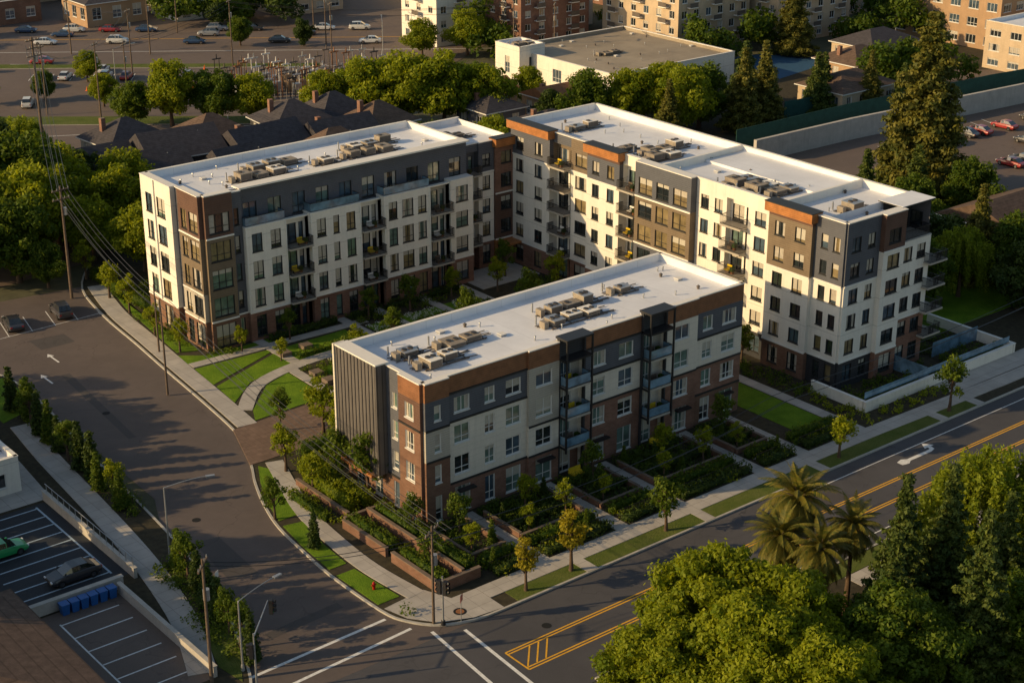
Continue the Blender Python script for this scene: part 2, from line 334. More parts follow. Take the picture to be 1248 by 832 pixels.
def hedge(name,x0,x1,y0,y1,h,mat=None,z=.13,size=.10,dens=42):
    mat=mat or L_mid; mb=MB(); mb.box(x0+.15,x1-.15,y0+.15,y1-.15,z,z+h-.22,mat)
    w,d=x1-x0,y1-y0; faces=[(w*d,'t'),(w*h,'s'),(w*h,'n'),(d*h,'w'),(d*h,'e')]; P=[];Nn=[]
    for a,k in faces:
        n=int(a*dens)+4; u=rng.random(n);v=rng.random(n)
        if k=='t': p=np.stack([x0+u*w,y0+v*d,np.full(n,z+h)],1);nn=(0,0,1)
        elif k in 'sn': p=np.stack([x0+u*w,np.full(n,y0 if k=='s' else y1),z+v*h],1);nn=(0,-1 if k=='s' else 1,0)
        else: p=np.stack([np.full(n,x0 if k=='w' else x1),y0+u*d,z+v*h],1);nn=(-1 if k=='w' else 1,0,0)
        P.append(p);Nn.append(np.tile(nn,(n,1)))
    P=np.vstack(P);Nn=np.vstack(Nn).astype(float);n=len(P)
    und=.13*np.sin(P[:,0]*2.1+x0)+.12*np.sin(P[:,1]*2.7+1+x0)+.09*np.sin(P[:,0]*5.3); P+=Nn*(rng.normal(size=(n,1))*.08+und[:,None])
    Nn+=rng.normal(size=(n,3))*.7; Nn/=np.linalg.norm(Nn,axis=1)[:,None]
    t=np.cross(Nn,rng.normal(size=(n,3))); t/=np.linalg.norm(t,axis=1)[:,None]; b=np.cross(Nn,t); s=size*(.7+.7*rng.random(n)); t*=s[:,None]; b*=(s*.7)[:,None]
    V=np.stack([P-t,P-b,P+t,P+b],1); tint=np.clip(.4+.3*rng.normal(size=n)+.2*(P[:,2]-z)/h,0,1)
    o=bpy.data.objects.new(name,quads_mesh(V,tint,mat,mb,name)); COL.objects.link(o); return o
def bed(name,rects,dens,r0,r1,mat,size=.12,per=26,z=.13):
    C=[];R=[]
    for x0,x1,y0,y1 in rects:
        for _ in range(int((x1-x0)*(y1-y0)*dens)+1):
            r=random.uniform(r0,r1); C.append((random.uniform(x0,x1),random.uniform(y0,y1),z+r*.55)); R.append(r)
    V,t=leaves(C,R,per,size,.8,up=.5); o=bpy.data.objects.new(name,quads_mesh(V,t,mat,None,name)); COL.objects.link(o); return o
# ------------------------------------------------------------------ facades
def window(mb,fr,a0,a1,z0,z1,d,fm,gl,mull=True,rv=.16):
    g=d-rv
    P=lambda a,dd,z:mb.fp(fr,a,dd,z)
    wm=fm
    mb.poly([P(a0,d,z0),P(a1,d,z0),P(a1,g,z0),P(a0,g,z0)],wm); mb.poly([P(a0,d,z1),P(a0,g,z1),P(a1,g,z1),P(a1,d,z1)],wm)
    mb.poly([P(a0,d,z0),P(a0,g,z0),P(a0,g,z1),P(a0,d,z1)],wm); mb.poly([P(a1,d,z0),P(a1,d,z1),P(a1,g,z1),P(a1,g,z0)],wm)
    r=random.random(); gm=random.choice(gl); mb.fq(fr,a0,a1,z0,z1,g,gm)
    if r<.45:
        k=random.choice((.25,.4,.55,.8)); bm=blind if random.random()<.6 else curtain
        mb.fq(fr,a0+.04,a1-.04,z1-(z1-z0)*k,z1-.03,g+.012,bm)
    elif r<.58: 
        q=(a1-a0)*.28; mb.fq(fr,a0+.05,a0+q,z0+.05,z1-.05,g+.012,curtain); mb.fq(fr,a1-q,a1-.05,z0+.05,z1-.05,g+.012,curtain)
    t=.065; e=g+.02; f=g+.075
    mb.fbox(fr,a0,a1,e,f,z0,z0+t,fm); mb.fbox(fr,a0,a1,e,f,z1-t,z1,fm); mb.fbox(fr,a0,a0+t,e,f,z0+t,z1-t,fm); mb.fbox(fr,a1-t,a1,e,f,z0+t,z1-t,fm)
    w=a1-a0
    if mull and w>1.0:
        k=2 if w<2.3 else 3
        for i in range(1,k): c=a0+w*i/k; mb.fbox(fr,c-t*.5,c+t*.5,e,f-.01,z0+t,z1-t,fm)
    if z1-z0>1.7: zz=z0+(z1-z0)*.32; mb.fbox(fr,a0+t,a1-t,e,f-.02,zz-.03,zz+.03,fm)
    mb.fbox(fr,a0-.06,a1+.06,d+.002,d+.07,z0-.09,z0-.005,fm)
def wallrow(mb,fr,a0,a1,z0,z1,d,mat,wins,wz0,wz1,fm,gl):
    wins=sorted(wins); c=a0
    for (w0,w1) in wins:
        mb.fq(fr,c,w0,z0,z1,d,mat); mb.fq(fr,w0,w1,z0,wz0,d,mat); mb.fq(fr,w0,w1,wz1,z1,d,mat)
        window(mb,fr,w0,w1,wz0,wz1,d,fm,gl); c=w1
    mb.fq(fr,c,a1,z0,z1,d,mat)
def railing(mb,fr,a0,a1,d0,d1,z,mat=None,glass=False,h=1.05):
    mat=mat or black
    segs=[((a0,d1),(a1,d1)),((a0,d0),(a0,d1)),((a1,d0),(a1,d1))]
    for k,((p,q),(r,s_)) in enumerate(segs):
        if k and d1-d0<.1: continue
        lo=(min(p,r)-.02,max(p,r)+.02,min(q,s_)-.02,max(q,s_)+.02)
        e=.001*k
        mb.fbox(fr,lo[0],lo[1],lo[2]-e,lo[3]+e,z+h-.06+e,z+h+e,mat); mb.fbox(fr,lo[0],lo[1],lo[2]-e,lo[3]+e,z+.08+e,z+.12+e,mat)
        if glass: mb.fbox(fr,lo[0]+.012,lo[1]-.012,lo[2]+.012,lo[3]-.012,z+.12,z+h-.06,railglass)
        else:
            L=max(lo[1]-lo[0],lo[3]-lo[2]); n=max(2,int(L/.14))
            for i in range(n+1):
                t=i/n; a=p+(r-p)*t; dd=q+(s_-q)*t; mb.fbox(fr,a-.015,a+.015,dd-.015,dd+.015,z+.12,z+h-.05,mat,(0,1))
def returns(mb,fr,a0,a1,d,d0,z0,z1,mat):
    P=lambda a,dd,z:mb.fp(fr,a,dd,z)
    for a in (a0,a1): mb.poly([P(a,d0,z0),P(a,d,z0),P(a,d,z1),P(a,d0,z1)],mat)
def bay(mb,fr,a0,a1,d,mats,wins,zs,ztop,topmat,fm=None,gl=None,sill=.75,head=.5,belt=whitetrim,cap=True,d0=0,cornice=None,gsill=None,roofm=None):
    fm=fm or frameB; gl=gl or [g_dark,g_dark,g_blue,g_tan]
    for i,m in enumerate(mats):
        z0,z1=zs[i],zs[i+1]; w=wins[i] if isinstance(wins,dict) and i in wins else (wins.get('*',[]) if isinstance(wins,dict) else wins)
        sl=gsill if (i==0 and gsill is not None) else sill
        wallrow(mb,fr,a0,a1,z0,z1,d,m,[(a0+c-wd/2,a0+c+wd/2) for c,wd in w],z0+sl,z1-head,fm,gl)
        if d!=d0: returns(mb,fr,a0,a1,d,d0,z0,z1,m)
        if i and mats[i-1]!=m and belt: mb.fbox(fr,a0,a1,d+.002,d+.09,z0-.09,z0+.09,belt)
    wallrow(mb,fr,a0,a1,zs[len(mats)],ztop,d,topmat,[],0,0,fm,gl)
    if d!=d0: returns(mb,fr,a0,a1,d,d0,zs[len(mats)],ztop,topmat)
    if cap:
        if cornice:
            mb.fbox(fr,a0-.25,a1+.25,-.45,d+.5,ztop-.75,ztop+.25,cornice); mb.fbox(fr,a0-.3,a1+.3,-.5,d+.55,ztop+.252,ztop+.34,frameB)
        else: mb.fbox(fr,a0,a1,-.35,d+.06,ztop+.001,ztop+.10,whitetrim)
def balc(mb,fr,a0,a1,mats,zs,ztop,topmat,depth=.7,proj=1.1,side=None,top_open=False,glass=False,fm=None,gl=None,start=0,slab=None):
    fm=fm or frameB; gl=gl or [g_dark,g_blue,g_teal]; w=a1-a0; slab=slab or greige
    for i,m in enumerate(mats):
        z0,z1=zs[i],zs[i+1]; sm=side or m
        wallrow(mb,fr,a0,a1,z0,z1,-depth,m,[(a0+.3,a0+w*.66)] if w<3 else [(a0+.3,a0+w*.62),(a0+w*.72,a1-.3)],z0+.12,z1-.7,fm,gl)
        returns(mb,fr,a0,a1,0,-depth,z0,z1,sm)
        if i>=start:
            pj=proj if i>0 else .1
            mb.fbox(fr,a0+.03,a1-.03,-depth,pj,z0-.12,z0+.08,slab if i else conc2); 
            if i: railing(mb,fr,a0+.08,a1-.08,0.02,pj-.05,z0+.08,glass=glass)
            if i and random.random()<.75: 
                c=a0+w*random.uniform(.3,.6); sm2=random.choice((woodpole,yellowf,whitetrim)); mb.fbox(fr,c-.35,c+.35,.1,.6,z0+.4,z0+.5,sm2); mb.fbox(fr,c-.3,c+.3,.15,.55,z0+.08,z0+.4,woodpole); mb.fbox(fr,c-.35,c+.35,.02,.098,z0+.4,z0+.95,sm2)
                mb.fbox(fr,c+.5,c+.8,.2,.5,z0+.08,z0+.4,tile_r); mb.fbox(fr,c+.45,c+.85,.15,.55,z0+.4,z0+.85,L_mid)
    z=zs[len(mats)]; mb.fbox(fr,a0,a1,-depth,0.0,z,ztop,topmat); mb.fbox(fr,a0,a1,-.35,.06,ztop+.001,ztop+.10,whitetrim)
def roof_rect(mb,x0,x1,y0,y1,z,ztop,mat=None):
    mat=mat or roofW; mb.poly([(x0,y0,z),(x1,y0,z),(x1,y1,z),(x0,y1,z)],mat)
    t=.3
    for a,b,c,d in ((x0+t,x1-t,y0+t,y0+t),(x0+t,x1-t,y1-t,y1-t),(x0+t,x0+t,y0+t,y1-t),(x1-t,x1-t,y0+t,y1-t)): mb.poly([(a,c,z),(b,d,z),(b,d,ztop),(a,c,ztop)],mat)
def S_(x,y): return (x,y,1,0,0,-1)
def W_(x,y): return (x,y,0,-1,-1,0)
def N_(x,y): return (x,y,-1,0,0,1)
def E_(x,y): return (x,y,0,1,1,0)
def auto(mb,fr,L,mats,zs,ztop,topmat,sp=3.2,w=1.5,**k):
    n=max(1,int(L/sp)); bay(mb,fr,0,L,0,mats,[((i+.5)*L/n,w) for i in range(n)],zs,ztop,topmat,**k)
def hvac_cluster(mb,x,y,z,n=3,rot=0,seed=0):
    R=random.Random(seed); L=n*2.1+.4
    for dy in (-.8,0,.8): mb.box(x-.3,x+L,y+dy-.06,y+dy+.06,z+.03,z+.14,hvacd)
    for i in range(n+1): mb.box(x+i*L/(n+.2)-.05,x+i*L/(n+.2)+.05,y-1.15,y+1.15,z+.142,z+.2,hvacd)
    for i in range(n):
        cx=x+.1+i*2.1; w=R.uniform(1.2,1.8); d=R.uniform(1.0,2.0); h=R.uniform(.3,.8); oy=R.uniform(-.3,.3)
        y0,y1=y-d/2+oy,y+d/2+oy
        mb.box(cx,cx+w,y0,y1,z+.202,z+.2+h,hvacm); mb.box(cx-.03,cx+w+.03,y0-.03,y1+.03,z+.202+h,z+.25+h,R.choice((galv,hvacm,hvacm,whitetrim)))
        mb.box(cx+.1,cx+w-.1,y0-.03,y0-.002,z+.26,z+.14+h,hvacd)
        for k in range(R.choice((1,2,2))):
            px=cx+w*(.27+.46*k); py=y+oy; mb.cyl((px,py,z+.25+h),(px,py,z+.35+h),.27,.27,12,hvacd); mb.cyl((px,py,z+.35+h),(px,py,z+.365+h),.22,.22,12,black)
        if R.random()<.6: mb.cyl((cx+w,y+.5,z+.4),(cx+2.1,y+.5,z+.4),.12,.12,8,galv)
    for k in range(3): mb.cyl((x-1.1,y+R.uniform(-.8,.8),z+.1),(x+L+.9,y+R.uniform(-1,1),z+.1),.05,.05,6,hvacd)
    mb.box(x-.85,x-.35,y-.4,y+.4,z+.02,z+.7,hvacm); mb.cyl((x-.6,y+1.2,z),(x-.6,y+1.2,z+.9),.09,.09,8,galv)
def vents(mb,x0,x1,y0,y1,z,n,seed):
    R=random.Random(seed)
    for _ in range(n):
        x=R.uniform(x0,x1);y=R.uniform(y0,y1); k=R.random()
        if k<.6: mb.cyl((x,y,z),(x,y,z+.4),.07,.07,8,galv); mb.cyl((x,y,z+.4),(x,y,z+.46),.13,.1,8,galv)
        elif k<.75: mb.box(x-.3,x+.3,y-.3,y+.3,z,z+.2,galv); mb.box(x-.34,x+.34,y-.34,y+.34,z+.202,z+.25,whitetrim)
        else: mb.cyl((x,y,z),(x,y,z+.25),.14,.14,10,hvacd); mb.cyl((x,y,z+.25),(x,y,z+.4),.22,.07,10,hvacd)
print('buildings')
gF=[g_teal,g_teal,g_teal,g_blue,g_dark]
# ---- Front building
e=empty('front_apartment_building'); mb=MB()
zs=[0,3.4,6.4,9.4,12.1]; zt=13.8
f=S_(0,0)
mF=[brick,cream,cream,gray]; kw=dict(fm=frameW,gl=gF,belt=frameB,gsill=.45)
bay(mb,f,0,2.6,.35,[brick2,brick2,greige,gray],[(1.3,.7)],zs,zt,woodF,**kw)
bay(mb,f,2.6,11.6,0,mF,[(1.6,1.7),(4.7,1.1),(7.4,1.7)],zs,zt,woodF,**kw)
bay(mb,f,11.6,15.2,.25,[brick,cream,greige,greige],[(1.8,1.9)],zs,zt,woodF,**kw)
def tower(a0,a1):
    balc(mb,f,a0+.15,a1-.15,[brick,cream,cream,greige],zs,zt,dgray,.5,1.25,side=cream,fm=frameW,gl=gF,slab=greige,glass=True)
    for a in (a0,a1-.15):
        mb.fbox(f,a,a+.15,-.1,.28,0,zt+.3,dgray); mb.fbox(f,a,a+.15,1.16,1.32,3.0,zt+.3,black)
        for z in zs[1:]: mb.fbox(f,a+.02,a+.13,.282,1.158,z-.1,z+.06,black)
    mb.fbox(f,a0-.02,a1+.02,-.3,1.34,zt+.302,zt+.5,black)
    mb.fbox(f,a0,a1,-.1,1.3,zt-1.72,zt-1.55,black)
    mb.fbox(f,a0+.8,a0+2.2,.9,1.5,.5,.7,yellowf); mb.fbox(f,a0+.8,a0+2.2,.75,.898,.5,1.1,yellowf); mb.fbox(f,a0+.9,a0+2.1,.95,1.45,.18,.5,woodpole)
tower(15.2,18.4)
bay(mb,f,18.4,25.6,0,[brick,brick,cream,gray],[(1.8,1.8),(5.3,1.8)],zs,zt,woodF,**kw)
tower(25.6,28.8)
bay(mb,f,28.8,33,.2,[brick,brick,cream,cream],[(2.1,1.9)],zs,zt,woodF,**kw)
bay(mb,f,33,39.5,0,[brick2,brick,cream,gray],[(1.6,1.3),(4.6,1.9)],zs,zt,woodF,**kw)
for a0,a1 in ((2.6,11.6),(18.4,25.6)): mb.fbox(f,a0,a1,.002,.12,zt-1.75,zt-1.6,frameB)
w=W_(0,12)
mb.fbox(w,.2,6.6,0.002,1.1,3.3,zt+.15,rib); mb.fbox(w,.15,6.65,-.3,1.15,zt+.152,zt+.28,whitetrim)
for a in np.arange(.5,6.5,.55): mb.fbox(w,a,a+.09,1.102,1.18,3.32,zt+.1,rib)
mb.fbox(w,-.02,.2,.0,1.25,3.3,zt+.3,cream)
bay(mb,w,0,6.8,0,[brick2,gray,gray,gray],{0:[(2,1.2),(5,1.2)],'*':[]},zs,zt,gray,**kw)
mb.fbox(w,1,6,.1,1.5,2.95,3.25,wood)
bay(mb,w,6.8,8.8,0,[brick2,gray,gray,gray],[(1,.8)],zs,zt,gray,**kw)
bay(mb,w,8.8,12,.3,[brick2,brick2,brick2,brown],[(1.6,1.3)],zs,zt,woodF,**kw)
auto(mb,N_(39.5,12),39.5,[brick,cream,cream,gray],zs,zt,woodF,**kw)
auto(mb,E_(39.5,0),12,[brick,brick,gray,gray],zs,zt,woodF,sp=4,**kw)
mb.build('walls_and_windows',e)
mb=MB(); roof_rect(mb,0,39.5,0,12,13.05,13.8); mb.build('roof',e)
mb=MB()
hvac_cluster(mb,3.2,4.3,13.05,2,seed=1); hvac_cluster(mb,7.3,7,13.05,2,seed=2); hvac_cluster(mb,18.2,4.8,13.05,3,seed=3); hvac_cluster(mb,20,7.5,13.05,3,seed=7); hvac_cluster(mb,29,7.5,13.05,1,seed=4); hvac_cluster(mb,3,7.3,13.05,1,seed=9)
vents(mb,2,38,1.5,10.5,13.05,24,5)
mb.build('rooftop_units',e)
mb=MB()
for x in (4.2,13.4,20.2,31,37): mb.box(x-.9,x+.9,-.95,-.38,2.75,2.9,black)
mb.build('door_canopies',e)
# ---- Left building
e=empty('left_apartment_building'); mb=MB()
zs=[0,3.6,6.8,10,13.2,16.4]; zt=17.7; f=S_(5.5,47.5)
gA=[g_dark,g_dark,g_blue,g_tan,g_teal]
bay(mb,f,0,3.4,.5,[brick2,bronze,bronze,bronze,brown],[(1.7,2.5)],zs,zt+.3,brown,gl=[g_tan,g_teal,g_tan,g_dark],sill=.5)
bay(mb,f,3.4,4.8,0,[brick,gray,gray,gray,gray],[(.7,.6)],zs,zt,gray,gl=gA)
def whitebay(a0,a1,wins):
    bay(mb,f,a0,a1,.55,[brick,white,white,white],wins,zs[:5],13.5,white,gl=gA,sill=.6,cap=False,d0=-1)
    mb.fbox(f,a0-.05,a1+.05,-1,.62,13.501,13.62,whitetrim)
    railing(mb,f,a0+.1,a1-.1,-.9,.45,13.62,glass=True)
    for a in (a0+.02,a1-.14): mb.fbox(f,a,a+.12,.552,.64,3.7,13.4,whitetrim)
def penthouse(a0,a1,wins): bay(mb,f,a0,a1,-1,[gray],wins,[13.2,16.4],zt,gray,gl=[g_blue,g_teal,g_blue,g_dark],d0=-1,sill=.3)
whitebay(4.8,10,[(1.4,1.3),(3.8,1.3)])
balc(mb,f,10,13.2,[brick,white,white,white],zs[:5],13.3,white)
whitebay(13.2,20,[(1.4,1.2),(3.4,.8),(5.4,1.2)])
balc(mb,f,20,23.2,[brick,greige,white,white],zs[:5],13.3,white)
whitebay(23.2,29.9,[(1.3,1.2),(3.4,1.6),(5.5,1.2)])
balc(mb,f,29.9,33.1,[brick,white,white,greige],zs[:5],13.3,white)
bay(mb,f,33.1,36.5,.3,[brick,white,white,white],[(1.7,1.8)],zs[:5],13.5,white,gl=gA,cap=False,d0=-1); mb.fbox(f,33.1,36.5,-1,.35,13.501,13.62,whitetrim)
penthouse(4.8,36.5,[(1.6+i*3.15,1.7) for i in range(10)])
mb.fbox(f,4.8,36.5,-1.9,-.3,17.72,17.9,whitetrim)
w=W_(5.5,60.5)
bay(mb,w,0,7,.6,[brick2,white,white,white,white],[(1.8,1.5),(4.6,1.9)],zs,zt,white,gl=gA,sill=.5)
mb.fbox(w,3.0,3.3,.6,.75,3.6,17.7,whitetrim)
bay(mb,w,7,8.4,0,[brick,gray,gray,gray,gray],[(.7,.6)],zs,zt,gray,gl=gA)
bay(mb,w,8.4,13,.5,[brick2,greige,bronze,bronze,brown],[(1.2,1.2),(3.3,1.9)],zs,zt+.3,brown,gl=[g_tan,g_dark,g_tan],sill=.5)
auto(mb,N_(42,60.5),36.5,[brick,white,white,white,gray],zs,zt,gray)
auto(mb,E_(42,48.5),12,[brick,white,white,white,gray],zs,zt,gray,sp=4)
mb.build('walls_and_windows',e)
mb=MB(); roof_rect(mb,5.5,42,48.5,60.5,16.95,17.7); mb.box(5.8,10.3,47.6,48.5,16.9,16.96,roofW); mb.build('roof',e)
mb=MB(); hvac_cluster(mb,13,53,16.95,3,seed=11); hvac_cluster(mb,16,55.6,16.95,3,seed=12); hvac_cluster(mb,24,53,16.95,1,seed=16); hvac_cluster(mb,28,53.2,16.95,3,seed=13); hvac_cluster(mb,30,56,16.95,3,seed=18); vents(mb,7,40,49.5,59,16.95,26,14)
mb.build('rooftop_units',e)
# ---- Right building
e=empty('right_apartment_building'); mb=MB()
zs=[0,3.2,6.0,8.8,11.6,14.4,17.2]; zt=18.4; w=W_(51,50.3)
gC=[g_dark,g_dark,g_blue,g_tan]
wh=[white]
bay(mb,w,0,7.5,.6,[brick]+wh*4+[gray],[(1.8,1.4),(5.4,1.4)],zs,zt,gray,cornice=wood,gl=gC)
balc(mb,w,7.5,10.8,[brick]+wh*4+[bronze],zs,zt,gray)
bay(mb,w,10.8,14.4,0,[brick]+wh*4+[bronze],[(1.8,2.0)],zs,zt,bronze,gl=[g_tan,g_dark])
bay(mb,w,14.4,20,.6,[brick]+wh*4+[gray],[(1.5,1.2),(4.1,1.2)],zs,zt,brown,cornice=wood,gl=gC)
balc(mb,w,20,23,[brick]+wh*5,zs,zt,white)
bay(mb,w,23,32,.9,[brick2,gray,gray,bronze,bronze,gray],[(1.7,2.2),(4.5,2.0),(7.3,2.2)],zs,zt,gray,gl=[g_tan,g_dark,g_tan,g_blue],sill=.4)
bay(mb,w,32,36.6,0,[brick]+wh*5,[(1.3,1.2),(3.4,1.2)],zs,zt,white,gl=gC)
balc(mb,w,36.6,39.8,[brick]+wh*5,zs,zt,white)
bay(mb,w,39.8,43.4,0,[dgray]+wh*5,[(1.8,1.6)],zs,zt,white,gl=gC)
bay(mb,w,43.4,49.4,.7,[brick2,white,white,white,bronze,bronze],[(1.6,1.4),(4.4,1.4)],zs,zt,brown,cornice=wood,gl=gC)
bay(mb,w,49.4,53.3,.2,[dgray,white,white,white,gray,gray],[(1.3,.9),(2.9,.9)],zs,zt,gray,gl=gC)
f=S_(51,-3)
bay(mb,f,0,5.2,.2,[dgray,white,white,white,gray,gray],[(1.5,1.4),(3.9,1.1)],zs,zt,gray,gl=gC)
bay(mb,f,5.2,8.6,.8,[brick,white,white,white,white,brown],[(1.7,1.9)],zs,zt,brown,gl=gC)
bay(mb,f,8.6,13.5,.4,[brick,brick,white,white,white],[(1.2,1.4),(3.4,1.4)],zs[:6],14.6,white,gl=gC,cap=False,d0=-2.4)
mb.fbox(f,8.6,13.5,-2.4,.45,14.601,14.7,conc2); railing(mb,f,8.7,13.4,-2.3,.3,14.7)
bay(mb,f,8.6,13.5,-2.4,[dgray],[(1.3,1.8),(3.6,1.6)],[14.4,17.2],zt,dgray,gl=gC,d0=-2.4)
mb.fbox(f,8.4,13.9,-3.0,.3,18.42,18.52,frameB); mb.fbox(f,8.45,13.85,-2.95,.25,18.522,18.56,roofW)
for i in range(1,5):
    z=zs[i]; mb.fbox(f,12.6,15.6,-2.2,1.3,z-.12,z+.08,greige); railing(mb,f,12.7,15.5,.45,1.25,z+.08); railing(mb,E_(64.5,-3),-1.2,2.1,.2,1.06,z+.08)
auto(mb,E_(64.5,-3),53.3,[brick]+wh*4+[gray],zs,zt,gray); auto(mb,N_(64.5,50.3),13.5,[brick]+wh*4+[gray],zs,zt,gray)
mb.build('walls_and_windows',e)
mb=MB(); roof_rect(mb,51,64.5,-.6,50.3,17.6,18.4); mb.poly([(51,-3,17.6),(59.6,-3,17.6),(59.6,-.6,17.6),(51,-.6,17.6)],roofW)
for y in (6,24): mb.box(51.3,64.2,y,y+.35,17.601,18.5,whitetrim)
mb.box(58,64.3,6.35,23.9,17.605,17.9,roofW)
mb.build('roof',e)
mb=MB()
for i,(x,y,n) in enumerate(((53,28,2),(54.5,30.5,3),(53.5,33,1),(53,12.5,2),(54,10,2),(53,15.4,2),(55,44,2),(56,1.5,1))): hvac_cluster(mb,x,y,17.6,n,seed=20+i)
vents(mb,52,63,-1,48,17.6,34,30); mb.build('rooftop_units',e)
e=empty('connecting_wing'); mb=MB()
zs=[0,3.6,6.6,9.6,12.6,15.4]; zt=16.4; f=S_(42,50.4)
balc(mb,f,0,3.2,[brick,white,white,white,gray],zs,zt,gray)
bay(mb,f,3.2,5.6,.2,[brick]+wh*3+[gray],[(1.2,1.2)],zs,zt,gray,gl=gC)
bay(mb,f,5.6,9.0,.5,[wood,brown,brown,brick,brick],{0:[],'*':[(1.7,1.6)]},zs,zt,brown,gl=[g_tan,g_dark],cornice=wood)
mb.fbox(f,6.0,8.6,.52,.58,.1,3.0,frameB); mb.fbox(f,6.2,7.25,.585,.61,.2,2.8,g_tan); mb.fbox(f,7.35,8.4,.585,.61,.2,2.8,g_tan); mb.fbox(f,5.8,8.8,.6,2.4,3.1,3.3,wood)
auto(mb,N_(51,62),9,[brick]+wh*4,zs,zt,gray); mb.build('walls_and_windows',e)
mb=MB(); roof_rect(mb,42,51,50.4,62,15.7,16.4); hvac_cluster(mb,43.5,56,15.7,2,seed=44); mb.build('roof',e)
print('ground')
# ------------------------------------------------------------------ ground
def sheet(name,pts,z,mat):
    mb=MB(); mb.poly([(p[0],p[1],z) for p in pts],mat); return mb.build(name)
sheet('ground',[(-1500,-1500),(2000,-1500),(2000,2000),(-1500,2000)],-.03,earth)
sheet('main_street',[(-200,-27.2),(300,-27.2),(300,-14.9),(-200,-14.9)],0,asphM)
sheet('side_street',[(-30,-14.9),(0,-14.9),(0,20),(4,76),(-40,82),(-40,58),(-15,56),(-16,20)],.004,asph)
mb=MB()
for p in ([(-18,3),(-15.5,2.5),(-15,10),(-17.2,10.5)],[(-12,33),(-11.2,33),(-9.4,52),(-10.4,52)],[(-20,-7),(-13,-6.6),(-13,-5.6),(-20,-6)],[(-9,60),(-5,60),(-5,63),(-9,63.5)]): mb.poly([(x,y,.008) for x,y in p],asphP)
for p in ([(2,-26),(9,-26),(9,-24),(2,-24)],[(22,-19.6),(34,-19.6),(34,-17.8),(22,-17.8)],[(-20,-24),(-14,-24),(-14,-22),(-20,-22)]): mb.poly([(x,y,.006) for x,y in p],asphP)
mb.build('asphalt_repair_patches')
curbR=[(300,-15),(-3,-15)]+smoothline([(-3,-15),(-6,-14.8),(-8.6,-13.7),(-10.3,-11.6),(-11,-9),(-11.1,-2),(-10.7,3),(-10.1,8),(-8.9,12.5),(-7.2,17),(-5.6,20.4),(-4,25),(-3,28),(-2,36),(-1,46),(0,55),(1,65),(3,75),(7,82)],4)[1:]
mb=MB(); mb.slab(curbR+[(20,95),(30,100),(300,100)],-.02,.11,mulch,conc2); mb.build('city_block_ground')
mb=MB(); mb.ribbon(curbR,.22,-.02,.15,conc2); mb.build('street_curb')
curbL=smoothline([(-28,-13.6),(-26,-13.0),(-24.5,-11.5),(-23,-8),(-20.6,-1),(-19,7),(-18,15),(-17.2,24),(-16.4,34),(-15.2,45),(-15,53),(-16,57),(-19,59),(-30,60)],4)
mb=MB(); mb.slab([(-200,-13.6)]+curbL+[(-200,60)],-.02,.11,mulch,conc2); mb.build('west_block_ground')
mb=MB(); mb.ribbon([(-200,-13.6)]+curbL,.22,-.02,.15,conc2); mb.build('west_curb')
mb=MB(); mb.slab([(-4,-27.1),(300,-27.1),(300,-200),(-4,-200)],-.02,.11,mulch,conc2); mb.build('south_block_ground')
mb=MB(); mb.ribbon([(-4,-27.1),(300,-27.1)],.22,-.02,.15,conc2); mb.ribbon([(22,-30),(300,-30)],1.8,.11,.135,conc); mb.build('south_sidewalk')
sheet('verge_ground',[(-4,-29),(300,-29),(300,-27.3),(-4,-27.3)],.125,grassD)
mb=MB()
mb.ribbon([(-3,-12.1),(20,-12.1),(45,-12.1),(66,-12.6),(110,-12.6),(300,-12.6)],1.9,.10,.17,conc)
mb.poly([(p[0],p[1],.156) for p in [(-3,-14.9),(-5.9,-14.6),(-8.5,-13.5),(-10.1,-11.4),(-10.7,-9),(-6.5,-8.6),(-5.5,-11.1),(-3,-11.15)]],conc)
mb.ribbon(smoothline([(-7.4,-8.9),(-7.9,-3),(-7.6,3),(-6.8,9),(-5.2,14.5),(-3.6,19.5)],5),1.7,.10,.17,conc)
mb.ribbon(smoothline([(-1.4,28.2),(-.5,36),(.5,46),(1.5,55),(2.6,65),(4.8,75)],5),2.1,.10,.17,conc)
for x in (6.5,20.5,36,54,60,72): mb.ribbon([(x,-15),(x,-13.05)],1.2,.10,.166,conc)
for x in (4.2,13.4,20.3,31,37): mb.ribbon([(x,-11.15),(x,-.4)],1.5,.10,.175,conc)
mb.slab([(60,-11.5),(90,-11.5),(90,-8.6),(60,-8.9)],.1,.163,conc)
mb.ribbon([(1.6,45.2),(14,44.8),(24,44.5)],1.3,.1,.174,conc)
mb.ribbon(smoothline([(.2,31.5),(5,36.5),(13,38.5),(24,38.2),(36,38.6),(47,40)],5),1.6,.1,.171,conc)
mb.ribbon([(9.4,28.6),(9.6,37.8)],1.2,.1,.173,conc)
for x in (11,22,27,33.5,39.5): mb.ribbon([(x,39),(x,47)],1.2,.1,.172+x*.0001,conc)
mb.slab([(41,44),(50,44),(50,50),(41,50)],.1,.18,conc)
mb.ribbon([(44,14),(45,38)],1.6,.1,.169,conc); mb.ribbon([(45.5,-11.15),(45.5,14)],1.4,.1,.1685,conc)
mb.build('concrete_sidewalks')
mb=MB(); mb.slab([(-5.8,20.2),(-3.1,28.1),(9.5,28.9),(13,26),(12,20.5)],.05,.155,paver); mb.build('paver_driveway')
mb=MB()
